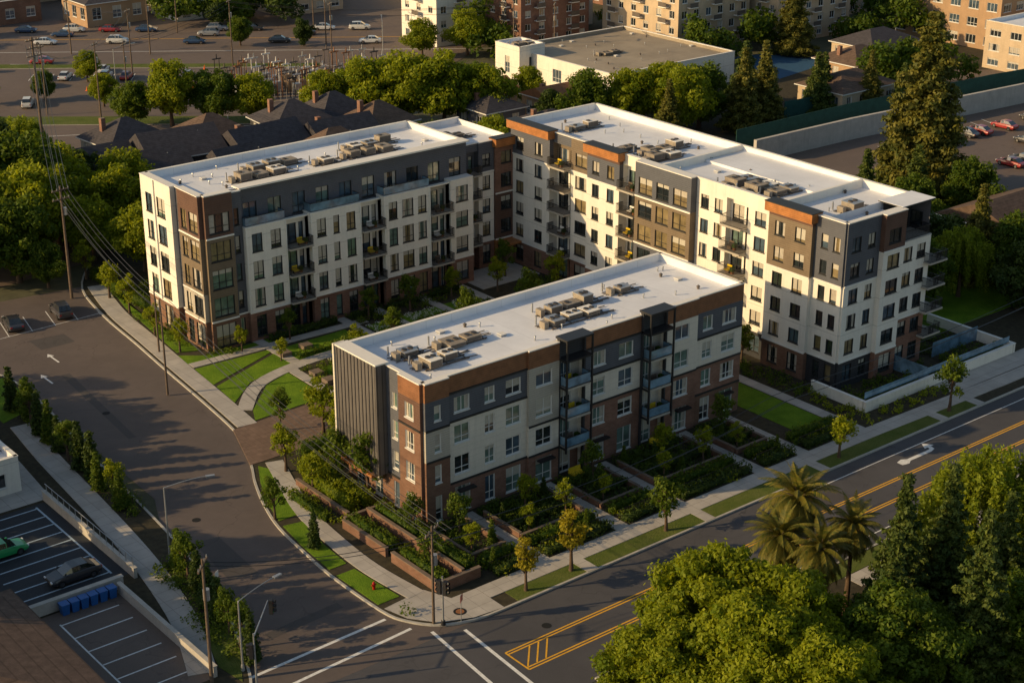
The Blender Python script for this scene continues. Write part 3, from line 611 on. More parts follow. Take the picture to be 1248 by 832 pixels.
Lw=[[(-1.5,-14.9),(60,-14.9),(60,-13.1),(-1.5,-13.1)],
 [(-10.7,-8.2),(-10.8,-2.2),(-9,-2.2),(-8.6,-8.2)],[(-10.7,-1),(-10.3,4),(-9.7,8),(-7.9,7.6),(-8.7,3),(-9,-1)],[(-9.5,9),(-8.5,12.5),(-6.9,16.5),(-5.3,19.6),(-4.8,18.5),(-6.2,14),(-7.6,9)],
 [(1.2,45.8),(12.8,45.6),(13,46.6),(4.3,46.8),(1.6,49)],[(.9,39.2),(12,43.8),(1.5,44.2)],
 [(.4,33.8),(4.4,37.4),(13,39.5),(20.5,39.2),(20.5,43.6),(12.4,43.4),(1,38.6)],[(-.2,28.7),(8.6,29.2),(8.8,37),(5.3,35.6),(.9,31)],
 [(2.2,49.5),(4.6,48.5),(4.6,62),(5.5,74),(6.2,75),(4.2,66)],
 [(40.2,-9),(44.6,-9),(44.6,11),(40.2,11)],[(66,0),(95,0),(95,14),(66,14)],[(84,18),(120,18),(124,34),(92,40)],[(23,40.2),(38.6,40.2),(38.6,43),(23,43)],[(12,20),(42,20),(42,36),(12,36)]]
for i,p in enumerate(Lw): mb.slab(p,.1,.15+i*.0005,grass if i else grassD)
mb.build('lawn')
mb=MB()
def stripe(x0,y0,x1,y1,w,m,z=.010): mb.ribbon([(x0,y0),(x1,y1)],w,None,z,m)
for yy in (-20.0,-20.3,-22.6,-22.9): stripe(-7,yy,300,yy,.14,paintY)
for i in range(3): stripe(-6.8+i*.9,-22.5,-4.9+i*.9,-20.4,.13,paintY,.012)
stripe(-7,-20,-7,-22.9,.15,paintY,.013)
stripe(-24.3,-10.6,-11.4,-10.2,.3,paintW); stripe(-24,-13.4,-10.6,-12.6,.3,paintW)
stripe(-9.6,-14,-10.8,-27,.3,paintW); stripe(-7.4,-15.4,-8.2,-27,.3,paintW)
stripe(30,-16.7,300,-16.7,.12,paintW); stripe(20,-25.6,300,-25.6,.12,paintW)
stripe(-200,-20.1,-24,-20.1,.14,paintY)
def turnarrow(bx,by,z=.014,s=1.0):
    P=lambda x,y:(bx+x*s,by+y*s,z)
    mb.poly([P(-2.4,-.18),P(.4,-.18),P(.4,.18),P(-2.4,.18)],paintW); mb.poly([P(.4,-.18),P(1.0,.0),P(1.15,.5),P(.75,.5),P(.65,.25),P(.4,.18)],paintW)
    mb.poly([P(.35,.5),P(1.55,.5),P(.95,1.35)],paintW)
    mb.poly([P(-3.6,-.3),P(-2.9,-.45),P(-2.4,-.18),P(-2.4,.18),P(-2.9,.45),P(-3.6,.3)],paintW)
turnarrow(46.8,-18.3,s=1.15); turnarrow(72,-18.3)
for i in range(6): stripe(-13+i*2.8,66,-12+i*2.8,71,.1,paintW,.011)
stripe(-13,66,4,66.5,.1,paintW,.012)
for (ax,ay) in ((-9,57),(-12,52)):
    mb.poly([(ax-.1,ay-1.5,.012),(ax+.1,ay-1.5,.012),(ax+.1,ay+.6,.012),(ax-.1,ay+.6,.012)],paintW); mb.poly([(ax-.4,ay+.6,.012),(ax+.4,ay+.6,.012),(ax,ay+1.5,.012)],paintW)
mb.build('road_markings')
mb=MB(); mb.cyl((-6.2,-13.2,.157),(-6.2,-13.2,.165),.55,.55,20,rubber); mb.cyl((-6.2,-13.2,.165),(-6.2,-13.2,.17),.35,.35,16,tile_r); mb.build('manhole_cover')
for x,y in ((-2,-19),(-15,14),(-11,40),(25,-24)):
    mb=MB(); mb.cyl((x,y,.004),(x,y,.014),.4,.4,18,rubber); mb.build('manhole_cover')
# ------------------------------------------------------------------ gardens
def wallb(name,x0,x1,y0,y1,h,mat,z=.1,cap=coping):
    mb=MB(); mb.box(x0,x1,y0,y1,z,z+h,mat); mb.box(x0-.04,x1+.04,y0-.04,y1+.04,z+h+.001,z+h+.08,cap); return mb.build(name)
units=[(-.5,3.3),(5.1,12.5),(14.3,19.4),(21.2,30.1),(31.9,36.1),(37.9,44.6)]
for x0,x1 in units:
    hedge('boxwood_hedge',x0,x1,-10.9,-9.9,.75,L_dark)
    hedge('boxwood_hedge',x0,x1,-8.8,-7.9,.9,L_mid)
    if x0<37:
        if x1-x0>4: hedge('boxwood_hedge',x0+.3,x1-.3,-5.6,-4.7,.8,L_dark)
        wallb('garden_wall',x0,x1,-7.3,-7.05,.5,brick2)
        wallb('garden_wall',x0,x0+.22,-6.9,-1.8,.55,brick2); wallb('garden_wall',x1-.22,x1,-6.9,-1.8,.55,brick2)
ug=units[:-1]
bed('shrub_bed',[(x0+.3,x1-.3,-4.6,-.8) for x0,x1 in ug]+[(x0,x1,-9.9,-8.8) for x0,x1 in units],3.0,.25,.6,L_mid)
bed('shrub_bed',[(x0+.3,x1-.3,-6.8,-5.7) for x0,x1 in ug]+[(x0,x1,-3.5,-1) for x0,x1 in ug],2.6,.25,.6,L_dark)
bed('shrub_bed',[(x0+.2,x1-.2,-11.0,-7.6) for x0,x1 in units],.6,.35,.75,L_bright)
for x0,x1 in ug:
    for k in range(int((x1-x0)/1.2)):
        if random.random()<.7: T(P_col,x0+.6+k*1.2,random.choice((-9.4,-6.3,-3.6,-2))+random.uniform(-.3,.3),random.uniform(.28,.5),name='cypress_shrub')
    T(P_young[:2],(x0+x1)/2,-3.2,.8); T(P_young[:2],x0+(x1-x0)*.2,-6.4,.6)
    if x1-x0>6: T(P_young[:2],x0+(x1-x0)*.8,-6.2,.7)
mb=MB()
for x0,x1 in units:
    mb.box(x0,x1,-9.75,-9.71,1.0,1.05,black)
    for k in range(int((x1-x0)/.3)): mb.box(x0+k*.3,x0+k*.3+.03,-9.745,-9.715,.11,1.0,black)
mb.build('iron_garden_fence')
wallb('retaining_wall',-5.9,-5.6,-9.6,-3.2,.9,brick2); wallb('retaining_wall',-5.55,-1.5,-9.9,-9.6,.9,brick2); wallb('retaining_wall',-5.8,-5.5,-2.2,4.4,.8,brick2)
wallb('retaining_wall',-5.4,-1,4.5,4.75,.8,brick2); wallb('retaining_wall',-3.2,-2.95,-9.5,4.4,1.1,brick2); wallb('retaining_wall',-4.6,-4.3,5.5,14,.6,brick2)
for y0,y1 in ((-9.2,-3.4),(-2,4.2)):
    hedge('boxwood_hedge',-5.3,-4.4,y0,y1,1.3,L_mid); hedge('boxwood_hedge',-2.6,-1.6,y0,y1,1.5,L_mid)
hedge('boxwood_hedge',-4.1,-3.1,6,13.5,1.7,L_bright); hedge('boxwood_hedge',-2.4,-1.3,6,14,1.5,L_bright); hedge('boxwood_hedge',-1,8,18.2,19.2,1.4,L_mid); hedge('boxwood_hedge',-3,-1,15,16,1.6,L_bright); hedge('boxwood_hedge',-6.6,-5.9,6,12,.9,L_mid)
bed('shrub_bed',[(-4.4,-3.4,-9,4),(-1.6,-.4,-9,12),(-3,6,14,18),(-6.3,-5,5,13)],2.1,.3,.65,L_bright)
bed('shrub_bed',[(-9.8,-8.9,-12,-9.2),(13,40,14,20),(12.5,42,21,30)],.6,.3,.7,L_mid)
for x,y,s in ((3,21,1.35),(-3.8,17,1.0),(-1,7.3,1.3),(-2,-1,.8),(2,16,1.2),(-4,12,.9),(-4,-6,.7),(.5,25,.8),(6,20,1.2),(-1.5,11,1.1)): T(P_young[0:2],x,y,s)
T(P_col,-9.6,3,.7); T(P_young[:2],-9.6,9.5,.8)
for x0,x1 in ((12,21),(23,26.2),(28,32.6),(34.3,38.8)):
    hedge('boxwood_hedge',x0,x1,45.6,46.2,.8,L_dark); hedge('boxwood_hedge',x0,x1,39.6,40.1,.6,L_mid)
bed('shrub_bed',[(12,21,46.2,46.8),(23,38.5,43.6,45.3),(10,40,33,37),(40,44,20,37),(46.5,50,14,43),(46.5,50,-2,12)],1.5,.25,.6,L_mid)
bed('white_flower_bed',[(23,26.3,40.3,43),(28,32.7,40.3,43),(34.5,39,40.3,43),(14,20,36,37.5),(26,34,35.5,37.2)],6,.12,.24,flower,.06,14)
bed('white_flower_bed',[(22,30,-9.6,-9),(14.5,19,-9.8,-9),(32,36,-9.8,-9)],4,.12,.2,flower,.05,14)
for x,y,s in ((24.5,44.6,.8),(30,44,.9),(36.5,44.5,.8),(42,42.5,.9),(46,46,.9),(22,36,.9),(31,34,1),(40,34,1.1),(16,34,.9),(12,31,1),(47.5,38,1),(48,28,1),(14,45,.7),(8,45.3,.6),(48.5,8,.9),(47,18,1),(10,40.3,.6)): T(P_young[:2],x,y,s)
mb=MB()
for x,y in ((10.5,40.8),(13.5,41.2),(10.3,31.5),(10.3,34)): mb.box(x,x+1.2,y,y+1.2,.12,.6,coping)
mb.build('planter_box')
bed('shrub_bed',[(3.2,5,50,62),(5,14,62,72),(13,36,45.9,46.9),(4.4,8,45.5,46.9)],1.7,.3,.7,L_mid)
hedge('boxwood_hedge',5.4,6.4,61.5,78,1.3,L_mid)
for x,y,s in ((2.6,49.5,.8),(3.8,64,.9),(4.2,70,1.0),(2.9,56,.8),(5,78,1)): T(P_young[:2],x,y,s)
for x,y,k,s in ((0,-14,2,1.0),(5,-13.9,2,1.2),(16,-13.9,0,1.05),(39,-13.9,1,1.0),(56,-13.9,0,1.1)): T(P_young[k],x,y,s)
wallb('white_planter_wall',49,74,-8.8,-8.5,1.1,white,cap=whitetrim); wallb('white_planter_wall',49,49.3,-8.4,-1.5,1.1,white,cap=whitetrim); wallb('white_planter_wall',74.1,74.4,-8.8,3,1.1,white,cap=whitetrim)
mb=MB()
mb.box(49.5,74,-8.2,-8.16,1.3,2.0,railglass); mb.box(60,60.04,-8.1,-3.5,.2,1.9,railglass); mb.box(66,74,-4.0,-3.96,.2,1.9,railglass)
for x in np.arange(49.6,74,2): mb.box(x,x+.06,-8.14,-8.1,1.2,2.05,black)
mb.build('glass_fence')
hedge('boxwood_hedge',50,59,-7.8,-6.9,1.0,L_mid); hedge('boxwood_hedge',61,73.5,-7.8,-6.9,1.0,L_mid); bed('shrub_bed',[(50,64,-6.6,-3.9),(66,73,-6,2)],1.4,.3,.6,L_mid)
bed('shrub_bed',[(46.8,49,-11,-2),(50,60,-11,-9.3)],1.5,.25,.5,L_bright)
# ------------------------------------------------------------------ vehicles
def carmesh(col,suv=False):
    paint,nt,b=base('car_paint',.3,.5); b.inputs['Base Color'].default_value=(*col,1); b.inputs['Coat Weight'].default_value=.7
    n=noise(nt,coords(nt),2); nt.links.new(mixc(nt,n,sc(col,.9),sc(col,1.08)),b.inputs['Base Color'])
    mb=MB(); h=.18 if suv else 0
    secs=[(-2.28,.70,.42,.66),(-2.2,.82,.30,.82+h),(-1.75,.89,.24,.93+h),(-.9,.91,.22,.97+h),(.5,.91,.22,.96+h),(1.2,.90,.22,.90+h),(1.9,.87,.25,.78+h*.8),(2.2,.78,.32,.66+h*.5),(2.28,.66,.42,.56)]
    rings=[]
    for x,hw,zb,zt_ in secs:
        zm=(zb+zt_)/2+.05; ring=[(x,-hw*.9,zb),(x,-hw,zb+.1),(x,-hw,zm),(x,-hw*.93,zt_-.05),(x,-hw*.82,zt_),(x,hw*.82,zt_),(x,hw*.93,zt_-.05),(x,hw,zm),(x,hw,zb+.1),(x,hw*.9,zb)]
        i=len(mb.v); mb.v+=ring; rings.append(i)
    k=mb.mi(paint)
    for a,b_ in zip(rings,rings[1:]):
        for j in range(10): mb.f.append((a+j,a+(j+1)%10,b_+(j+1)%10,b_+j)); mb.m.append(k)
    mb.f.append(tuple(rings[0]+j for j in range(10))); mb.m.append(k); mb.f.append(tuple(rings[-1]+j for j in range(10))); mb.m.append(k)
    zb=.93+h; zr=1.43+h*1.3
    cs=[(-2.0 if suv else -1.75,.72,zb,zb+.01),(-1.55 if suv else -1.05,.74,zb,zr-.05),(-.3,.76,zb,zr),(.35,.76,zb,zr-.04),(1.15,.74,zb-.03,zb)]
    for (xa,ha,ba,ta),(xb,hb,bb,tb) in zip(cs,cs[1:]):
        for sg in (-1,1): mb.poly([(xa,sg*ha,ba),(xb,sg*hb,bb),(xb,sg*hb*.82,tb),(xa,sg*ha*.82,ta)],g_dark)
        top=paint if abs(ta-tb)<.12 else g_dark
        mb.poly([(xa,-ha*.82,ta),(xb,-hb*.82,tb),(xb,hb*.82,tb),(xa,ha*.82,ta)],top)
    for x in (-.35,.3): 
        for sg in (-1,1): mb.hexa([(x-.03,sg*.76,zb),(x+.03,sg*.76,zb),(x+.03,sg*.78,zb),(x-.03,sg*.78,zb),(x-.03,sg*.62,zr-.05),(x+.03,sg*.62,zr-.05),(x+.03,sg*.64,zr-.03),(x-.03,sg*.64,zr-.03)],paint)
    for x in (-1.4,1.4):
        for sg in (-1,1): mb.cyl((x,sg*.72,.33),(x,sg*.93,.33),.33,.33,16,rubber); mb.cyl((x,sg*.93,.33),(x,sg*.94,.33),.2,.2,10,chrome)
    for sg in (-1,1):
        mb.box(2.16,2.27,sg*.62-.14,sg*.62+.14,.56,.68,headl); mb.box(-2.27,-2.2,sg*.64-.13,sg*.64+.13,.66,.8,redl); mb.box(.85,1.0,sg*.93-.07,sg*.93+.07,.92,1.04,paint)
    return mb.mesh('car')
cars=[carmesh((.6,.6,.6)),carmesh((.03,.03,.035)),carmesh((.25,.26,.28),True),carmesh((.02,.05,.12)),carmesh((.3,.02,.02)),carmesh((.65,.64,.6),True),carmesh((.02,.3,.09)),carmesh((.04,.04,.05),True)]
def car(i,x,y,a,z=.01): return inst('parked_car',cars[i],(x,y,z),math.radians(a))
car(1,-8.6,68.6,80); car(7,-2.6,68.8,82)
# ------------------------------------------------------------------ left block
mb=MB()
mb.ribbon([(p[0]-3.6,p[1]) for p in curbL[12:36]],2.2,.1,.17,conc); mb.build('west_sidewalk')
sheet('parking_lot',[(-40,9),(-23.6,9),(-24.2,25.5),(-40,25.5)],.12,asphD)
sheet('parking_lot',[(-40,-9),(-26.2,-9),(-25.3,7),(-40,7)],.12,asphL)
sheet('west_paved_yard',[(-60,26),(-23.3,26),(-21.5,46),(-22,58),(-60,58)],.125,conc)
mb=MB()
for i in range(9): mb.ribbon([(-33,10.3+i*1.8),(-25.3,10.3+i*1.8)],.16,None,.126,paintB)
mb.ribbon([(-25.2,10),(-25.2,25)],.18,None,.128,paintB)
for i in range(6): mb.ribbon([(-32,-7+i*2.4),(-27,-7+i*2.4)],.14,None,.126,paintW)
mb.ribbon([(-32,-7),(-32,5.2)],.14,None,.128,paintW)
mb.build('parking_stall_markings')
inst('parked_car',cars[6],(-31.2,18.6,.13),math.radians(0)); inst('parked_car',cars[1],(-28.0,11.2,.13),math.radians(180))
wallb('concrete_wall',-24.1,-23.8,8,26,.9,concwall,cap=conc2); wallb('concrete_wall',-40,-25.4,7.3,7.7,1.0,concwall,cap=conc2); wallb('concrete_wall',-26.2,-25.9,-9,6.8,.9,concwall,cap=conc2)
mb=MB()
for y in np.arange(8.4,25.6,1.2): mb.box(-23.98,-23.93,y,y+.05,1.05,1.9,galv)
mb.box(-23.98,-23.93,8.4,25.5,1.9,1.95,galv); mb.build('metal_railing')
for i in range(6):
    mb=MB(); x=-31.3+i*.82; y=6.2; mb.hexa([(x+.06,y,.13),(x+.6,y,.13),(x+.6,y+.6,.13),(x+.06,y+.6,.13),(x,y-.05,1.0),(x+.68,y-.05,1.0),(x+.68,y+.7,1.0),(x,y+.7,1.0)],blueP); mb.box(x-.02,x+.7,y-.07,y+.74,1.0,1.08,blueP); mb.cyl((x+.1,y+.62,.2),(x+.56,y+.62,.2),.1,.1,8,rubber); mb.build('blue_wheelie_bin')
def hiproof(mb,x0,x1,y0,y1,z,h,mat,ov=.5,gable=False):
    x0-=ov;x1+=ov;y0-=ov;y1+=ov; w=x1-x0;d=y1-y0
    if w>=d: i=0 if gable else d/2; a=(x0+i,(y0+y1)/2,z+h);b=(x1-i,(y0+y1)/2,z+h); mb.poly([(x0,y0,z),(x1,y0,z),b,a],mat);mb.poly([(x1,y1,z),(x0,y1,z),a,b],mat);mb.poly([(x0,y1,z),(x0,y0,z),a],mat);mb.poly([(x1,y0,z),(x1,y1,z),b],mat)
    else: i=0 if gable else w/2; a=((x0+x1)/2,y0+i,z+h);b=((x0+x1)/2,y1-i,z+h); mb.poly([(x1,y0,z),(x1,y1,z),b,a],mat);mb.poly([(x0,y1,z),(x0,y0,z),a,b],mat);mb.poly([(x0,y0,z),(x1,y0,z),a],mat);mb.poly([(x1,y1,z),(x0,y1,z),b],mat)
    mb.box(x0,x1,y0,y1,z-.18,z-.002,frameW)
def bld(name,x0,x1,y0,y1,H,nf,wm,roof='flat',rm=None,rh=2.4,sp=3.2,w=1.4,rot=0,c=None,extra=None):
    e=empty(name); mb=MB(); cx,cy=(x0+x1)/2,(y0+y1)/2; e.location=(cx,cy,0); e.rotation_euler[2]=math.radians(rot)
    X0,X1,Y0,Y1=x0-cx,x1-cx,y0-cy,y1-cy; fh=(H-(.8 if roof=='flat' else 0))/nf; zs=[fh*i for i in range(nf+1)]
    kk=dict(fm=frameW,gl=[g_dark,g_blue,g_dark],belt=None,cap=(roof=='flat'),sill=fh*.3,head=fh*.2)
    for fr,L in ((S_(X0,Y0),x1-x0),(W_(X0,Y1),y1-y0),(N_(X1,Y1),x1-x0),(E_(X1,Y0),y1-y0)): auto(mb,fr,L,[wm]*nf,zs,H,wm,sp=sp,w=w,**kk)
    if nf>=4: # projecting window bays and balconies on the long blocks
        for fr,L in ((S_(X0,Y0),x1-x0),(W_(X0,Y1),y1-y0)):
            n=max(1,int(L/6.4))
            for i in range(n):
                a=(i+.5)*L/n
                for z in zs[1:-1]: mb.fbox(fr,a-1.1,a+1.1,.002,1.0,z-.1,z+.05,whitetrim); mb.fbox(fr,a-1.1,a+1.1,.95,1.0,z+.052,z+.95,hvacd)
    mb.build('walls_and_windows',e); mb=MB()
    if roof=='flat': roof_rect(mb,X0,X1,Y0,Y1,H-.6,H,rm or roofT); 
    else: hiproof(mb,X0,X1,Y0,Y1,H,rh,rm or shing,gable=(roof=='gable'))
    if roof!='flat':
        if int(x0+y0)%3: mb.box(X0+1.5,X0+2.2,.5,.5+.7,H,H+rh+.2,brick)
        else: mb.cyl((X1-2.5,-1,H),(X1-2.5,-1,H+rh*.8),.09,.09,8,galv)
    else: vents(mb,X0+1,X1-1,Y0+1,Y1-1,H-.6,int((x1-x0)*(y1-y0)/40)+2,int(x0*7)%97); hvac_cluster(mb,X0+(X1-X0)*.35,0,H-.6,2,seed=int(y0)%50)
    mb.build('roof',e); return e
bld('low_commercial_building',-47,-35.6,-12,6.0,4,1,brick2,'hip',shingB,1.2)
bld('small_white_building',-33,-24.8,29,36.5,3.6,1,white,'flat',roofW)
for i in range(12): T(P_young[:2]+P_col+P_col,-18.9+.18*i*.6+random.uniform(-.6,.4),20+i*2.4,random.uniform(.75,1.05))
for i in range(8): T(P_col+P_young[:1],-22.9+ i*.35,-9+i*2.3,random.uniform(.65,.95))
bed('shrub_bed',[(-19.4,-17.6,18,30),(-18.4,-16.4,30,46),(-24,-21.8,-8,0),(-22.6,-20.4,0,8)],2.4,.35,.75,L_mid)
mb=MB(); mb.slab([(-20.2,44),(-15.6,46),(-15.5,55),(-20,55)],.1,.14,grass); mb.slab([(-24.8,-10.8),(-23.4,-8.2),(-21.6,-3),(-23.8,-3),(-25.2,-8)],.1,.14,grassD); mb.build('west_lawn')
for x,y,s in ((-30,50,.9),(-36,46,1.0),(-27,56,.7),(-34,38,.8),(-40,30,.9),(-44,56,1),(-50,42,1.1),(-43,21,1.1),(-45,10,1.15),(-52,16,1.2)): T(P_dark+P_big,x,y,s)
# ------------------------------------------------------------------ poles and cables
def upole(x,y,H,r=.16,arms=2,a=0,name='utility_pole',z=.1):
    mb=MB(); mb.cyl((0,0,0),(0,0,H),r,r*.6,10,woodpole)
    for k in range(arms):
        zz=H-.5-k*1.1; mb.box(-1.2,1.2,-.07,.07,zz-.07,zz+.07,woodpole)
        for xx in (-1.1,-.5,.5,1.1): mb.cyl((xx,0,zz+.07),(xx,0,zz+.28),.05,.035,6,galv)
    if arms: mb.cyl((.35,0,H-3.6),(.35,0,H-2.7),.26,.26,10,galv)
    return mb.build(name,None,(x,y,z),a)
def cables(name,pts,offs,sag=1.2,r=.03):
    mb=MB()
    for o in offs:
        for (p,q) in zip(pts,pts[1:]):
            p=Vector(p);q=Vector(q); d=(q-p);n=Vector((-d.y,d.x,0)).normalized(); prev=None
            for k in range(13):
                t=k/12; c=p.lerp(q,t)+n*o[0]+Vector((0,0,o[1]-sag*4*t*(1-t)))
                if prev: mb.cyl(prev,c,r,r,4,black,False)
                prev=c
    return mb.build(name)
upole(16.2,113.7,23,.25,3,.3); upole(.7,73,14,.2,2,.2); upole(.8,51,8,.12,0); upole(-26.6,-9.4,10.5,.16,1,.8)
upole(92,-13.8,12,.16,2,math.pi/2)
cables('power_cables',[(16.2,113.7,22),(.7,73,13.6),(-4,40,10.5),(-8.6,-14.2,8.6)],((-.9,0),(-.3,0),(.4,0),(.9,0),(0,-1.2)),1.2)
cables('power_cables',[(-8.6,-14.2,8.3),(30,-14,9),(92,-13.8,11.5),(160,-13.8,11.5)],((-.8,0),(.1,-.6),(.8,0)),1.2)
cables('power_cables',[(-26.6,-9.4,10.2),(-8.6,-14.2,8.4)],((-.3,0),(.3,0)),.8)
upole(-8.9,-13.3,8.8,.13,1,.5); upole(-4,40,10.7,.13,0)
for x,y,h in ((42,150,13),(62,178,12),(79,170,13),(95,160,12),(104,176,12),(118,133,14),(128,133,12),(60,200,11),(86,205,13),(110,190,12),(36,158,12),(52,160,10),(72,190,12)): upole(x,y,h,.15,1,.7)
cables('power_cables',[(42,150,12.5),(62,178,11.5),(60,200,10.5)],((-.6,0),(.6,0)),.9)
cables('power_cables',[(16.2,113.7,21),(42,150,12.5),(79,170,12.5),(118,133,13)],((-.6,0),(.6,0),(0,-1)),1.5)
def signal(x,y,H,a,arm=0):
    e=empty('traffic_signal',(x,y,.12)); e.rotation_euler[2]=a; mb=MB(); mb.cyl((0,0,0),(0,0,.4),.2,.16,12,black); mb.cyl((0,0,.4),(0,0,H),.09,.06,12,galv)
    if arm: mb.cyl((0,0,H-.3),(arm,0,H),.06,.04,8,galv)
    mb.build('pole',e); 
    for px,pz,ry in (((0,H-1.0,0),(0,H-1.0,1)) if not arm else ((arm,H-.5,0),(0,H-1.5,1))):
        mb=MB(); oy=.25 if ry else -.25
        mb.box(px-.2,px+.2,oy-.15,oy+.15,pz-.6,pz+.6,black)
        for k,m in enumerate((greenl,amber,redl)):
            zz=pz-.38+k*.38; s=1 if ry else -1
            mb.cyl((px,oy+s*.15,zz),(px,oy+s*.17,zz),.12,.12,12,m); mb.cyl((px,oy+s*.16,zz+.08),(px,oy+s*.36,zz+.08),.14,.14,10,black,False)
        mb.build('signal_head',e)
signal(-8.4,-13.9,4.4,.4); signal(-24.6,-12.6,5,.8,4.6)
def lamp(x,y,H,a,arm=3.6):
    mb=MB(); mb.cyl((0,0,0),(0,0,.5),.16,.13,10,galv); mb.cyl((0,0,.5),(0,0,H),.09,.06,10,galv)
    pr=(0,0,H)
    for k in range(1,7):
        t=k/6; q=(arm*t,0,H+.5*math.sin(t*1.57)); mb.cyl(pr,q,.045,.04,6,galv); pr=q
    mb.box(arm-.1,arm+.65,-.14,.14,H+.42,H+.54,galv); mb.box(arm,arm+.6,-.1,.1,H+.4,H+.418,headl)
    return mb.build('street_lamp',None,(x,y,.12),a)
lamp(-20.6,8.3,7.2,math.radians(-20)); lamp(-24,-9.5,6,math.radians(10)); lamp(50,160,9,0); lamp(100,150,9,1)
for x,y in ((-7,-14.4),(-20.2,1)):
    mb=MB(); mb.cyl((0,0,0),(0,0,2.4),.035,.035,8,galv); mb.box(-.3,.3,-.055,-.04,1.8,2.4,redl if x>-10 else whitetrim); mb.build('street_sign',None,(x,y,.15),.6)
mb=MB(); mb.cyl((0,0,0),(0,0,.55),.13,.13,10,redl); mb.cyl((0,0,.55),(0,0,.72),.15,.05,10,redl); mb.cyl((-.22,0,.4),(.22,0,.4),.07,.07,8,redl); mb.build('fire_hydrant',None,(-9.6,-6,.15))
# ------------------------------------------------------------------ background
print('background')
sheet('north_road',[(8,84),(-5,82),(-60,110),(-20,260),(60,330),(175,220),(160,175),(112,145),(92,132),(60,122),(16,116),(20,100)],.006,asphL)
sheet('east_parking_lot',[(66,60),(110,62),(128,78),(175,88),(200,70),(200,15),(125,15),(122,36),(92,42),(66,40)],.115,asphL)
sheet('north_yard',[(45,62),(112,62),(112,100),(92,132),(60,122),(20,115)],.116,earth)
mb=MB()
for pts in ([(22,160),(60,131),(64,134),(26,164)],[(24,220),(52,240),(48,246),(18,228)],[(30,207),(92,160),(94,162),(32,210)]): mb.slab(pts,.0,.14,grassD,conc2)
mb.build('traffic_island')
mb=MB()
for k in range(14): 
    x0=20+k*9; y0=222-k*7.6; mb.ribbon([(x0,y0),(x0+4,y0-3.4)],.18,None,.016,paintW)
mb.ribbon([(-10,165),(60,130)],.18,None,.017,paintW); mb.ribbon([(30,240),(165,140)],.25,None,.018,paintY); mb.ribbon([(26,228),(150,136)],.25,None,.019,paintW)
for k in range(10): mb.ribbon([(128+k*3,50),(130+k*3,56)],.12,None,.121,paintW)
for k in range(12): mb.ribbon([(44+k*3,184-k*2.3),(47+k*3,188.4-k*2.3)],.14,None,.020,paintW)
mb.build('distant_road_markings')
for i,(x,y,a) in enumerate(((60,212,-37),(72,204,-37),(52,196,140),(84,194,-37),(44,178,50),(98,184,-37),(112,172,143),(36,166,60),(48,222,-37),(122,167,-37),(40,196,140),(47,183.5,50),(50,181.2,50),(56,176.6,50),(59,174.3,50),(65,169.7,50),(68,167.4,50),(130,160,-37),(33,184,60),(30,234,-37),(136,152,-37),(66,217,143),(90,199,143),(106,187,143),(58,182,50),(70,220,-37),(76,215.6,-37),(82,211,-37),(94,202.4,-37),(100,198,-37),(112,189,-37),(118,184.6,-37),(54,232,-37),(62,226,-37))): car((i*5)%6,x,y,a,.02)
for i,(x,y) in enumerate(((131,50),(134.2,50.5),(137,50.2),(140,50),(146,51),(149,50.6),(150,42),(137,36),(140.2,36),(143,30),(148,31),(155,50),(160,40),(76,52),(80,52),(86,52),(163,50),(154,36),(165,80),(160,76),(168,75),(176,72))): car((i*3+1)%6,x,y,90,.13)
k=0
for x,y,w_,d_ in ((20,106,10,9),(30,116,10,9),(32,104,11,9),(42,112,10,9),(44,100,11,8),(54,108,10,9),(56,98,10,8),(65,101,9,8),(24,96,9,8),(64,112,9,8),(36,92,9,7),(50,90,9,7)):
    bld('townhouse',x-w_/2,x+w_/2,y-d_/2,y+d_/2,5.6+(k%3)*.5,2,(gray,greige,dgray)[k%3],'hip' if k%2 else 'gable',(shing,shingB)[k%4==3],3.0,sp=3,w=1.1,rot=(0,4,-5)[k%3]); k+=1
bld('small_house',70,79,124,131,4,1,tanw,'gable',tile_r,1.8); bld('small_house',84,92,98,106,4.5,1,gray,'hip',shing,2); bld('small_house',97,106,97,105,4.6,1,tanw,'gable',tile_r,1.6); bld('small_house',92,100,110,117,4,1,tanw,'gable',tile_r,1.6)
bld('small_house',86,95,86,94,4,1,beige,'hip',shing,1.8); bld('small_house',104,112,90,97,4,1,greige,'flat',roofW)
bld('warehouse',115,145,102,132,5.5,1,white,'flat',roofT,sp=9,w=2.4); bld('warehouse_annex',112,118,124,131,7,1,white,'flat',roofW,sp=6)
bld('brick_apartment_block',132,150,148,166,14,5,brick,'flat',roofT); bld('white_apartment_block',120,131,160,172,15,5,white,'flat',roofT); bld('white_apartment_block',150,160,158,172,15,5,white,'flat',roofT)
bld('beige_apartment_block',152,172,124,146,16,5,beige,'flat',roofT); bld('beige_apartment_block',174,196,118,146,15,5,beige,'flat',roofT)
bld('commercial_building',203,236,86,112,11,3,tanw,'flat',roofT,sp=4,w=2.4); bld('commercial_building',190,225,62,80,9,3,beige,'flat',roofW,sp=4,w=2.4); bld('commercial_building',232,252,60,84,10,3,tanw,'flat',roofT,sp=4,w=2.4)
bld('bungalow',140,154,72,82,4,1,beige,'hip',shingB,2.4); bld('bungalow',158,170,84,94,4,1,tanw,'hip',shingB,2.4); bld('bungalow',172,186,92,102,4,1,beige,'hip',shing,2.4)
bld('bungalow',98,112,8,20,4.4,1,tanw,'gable',shingB,2.8); bld('bungalow',112,124,-4,6,4.4,1,beige,'hip',shingB,2.6); bld('brick_shed',92,98,53,59,3.5,1,brick,'flat',roofT)
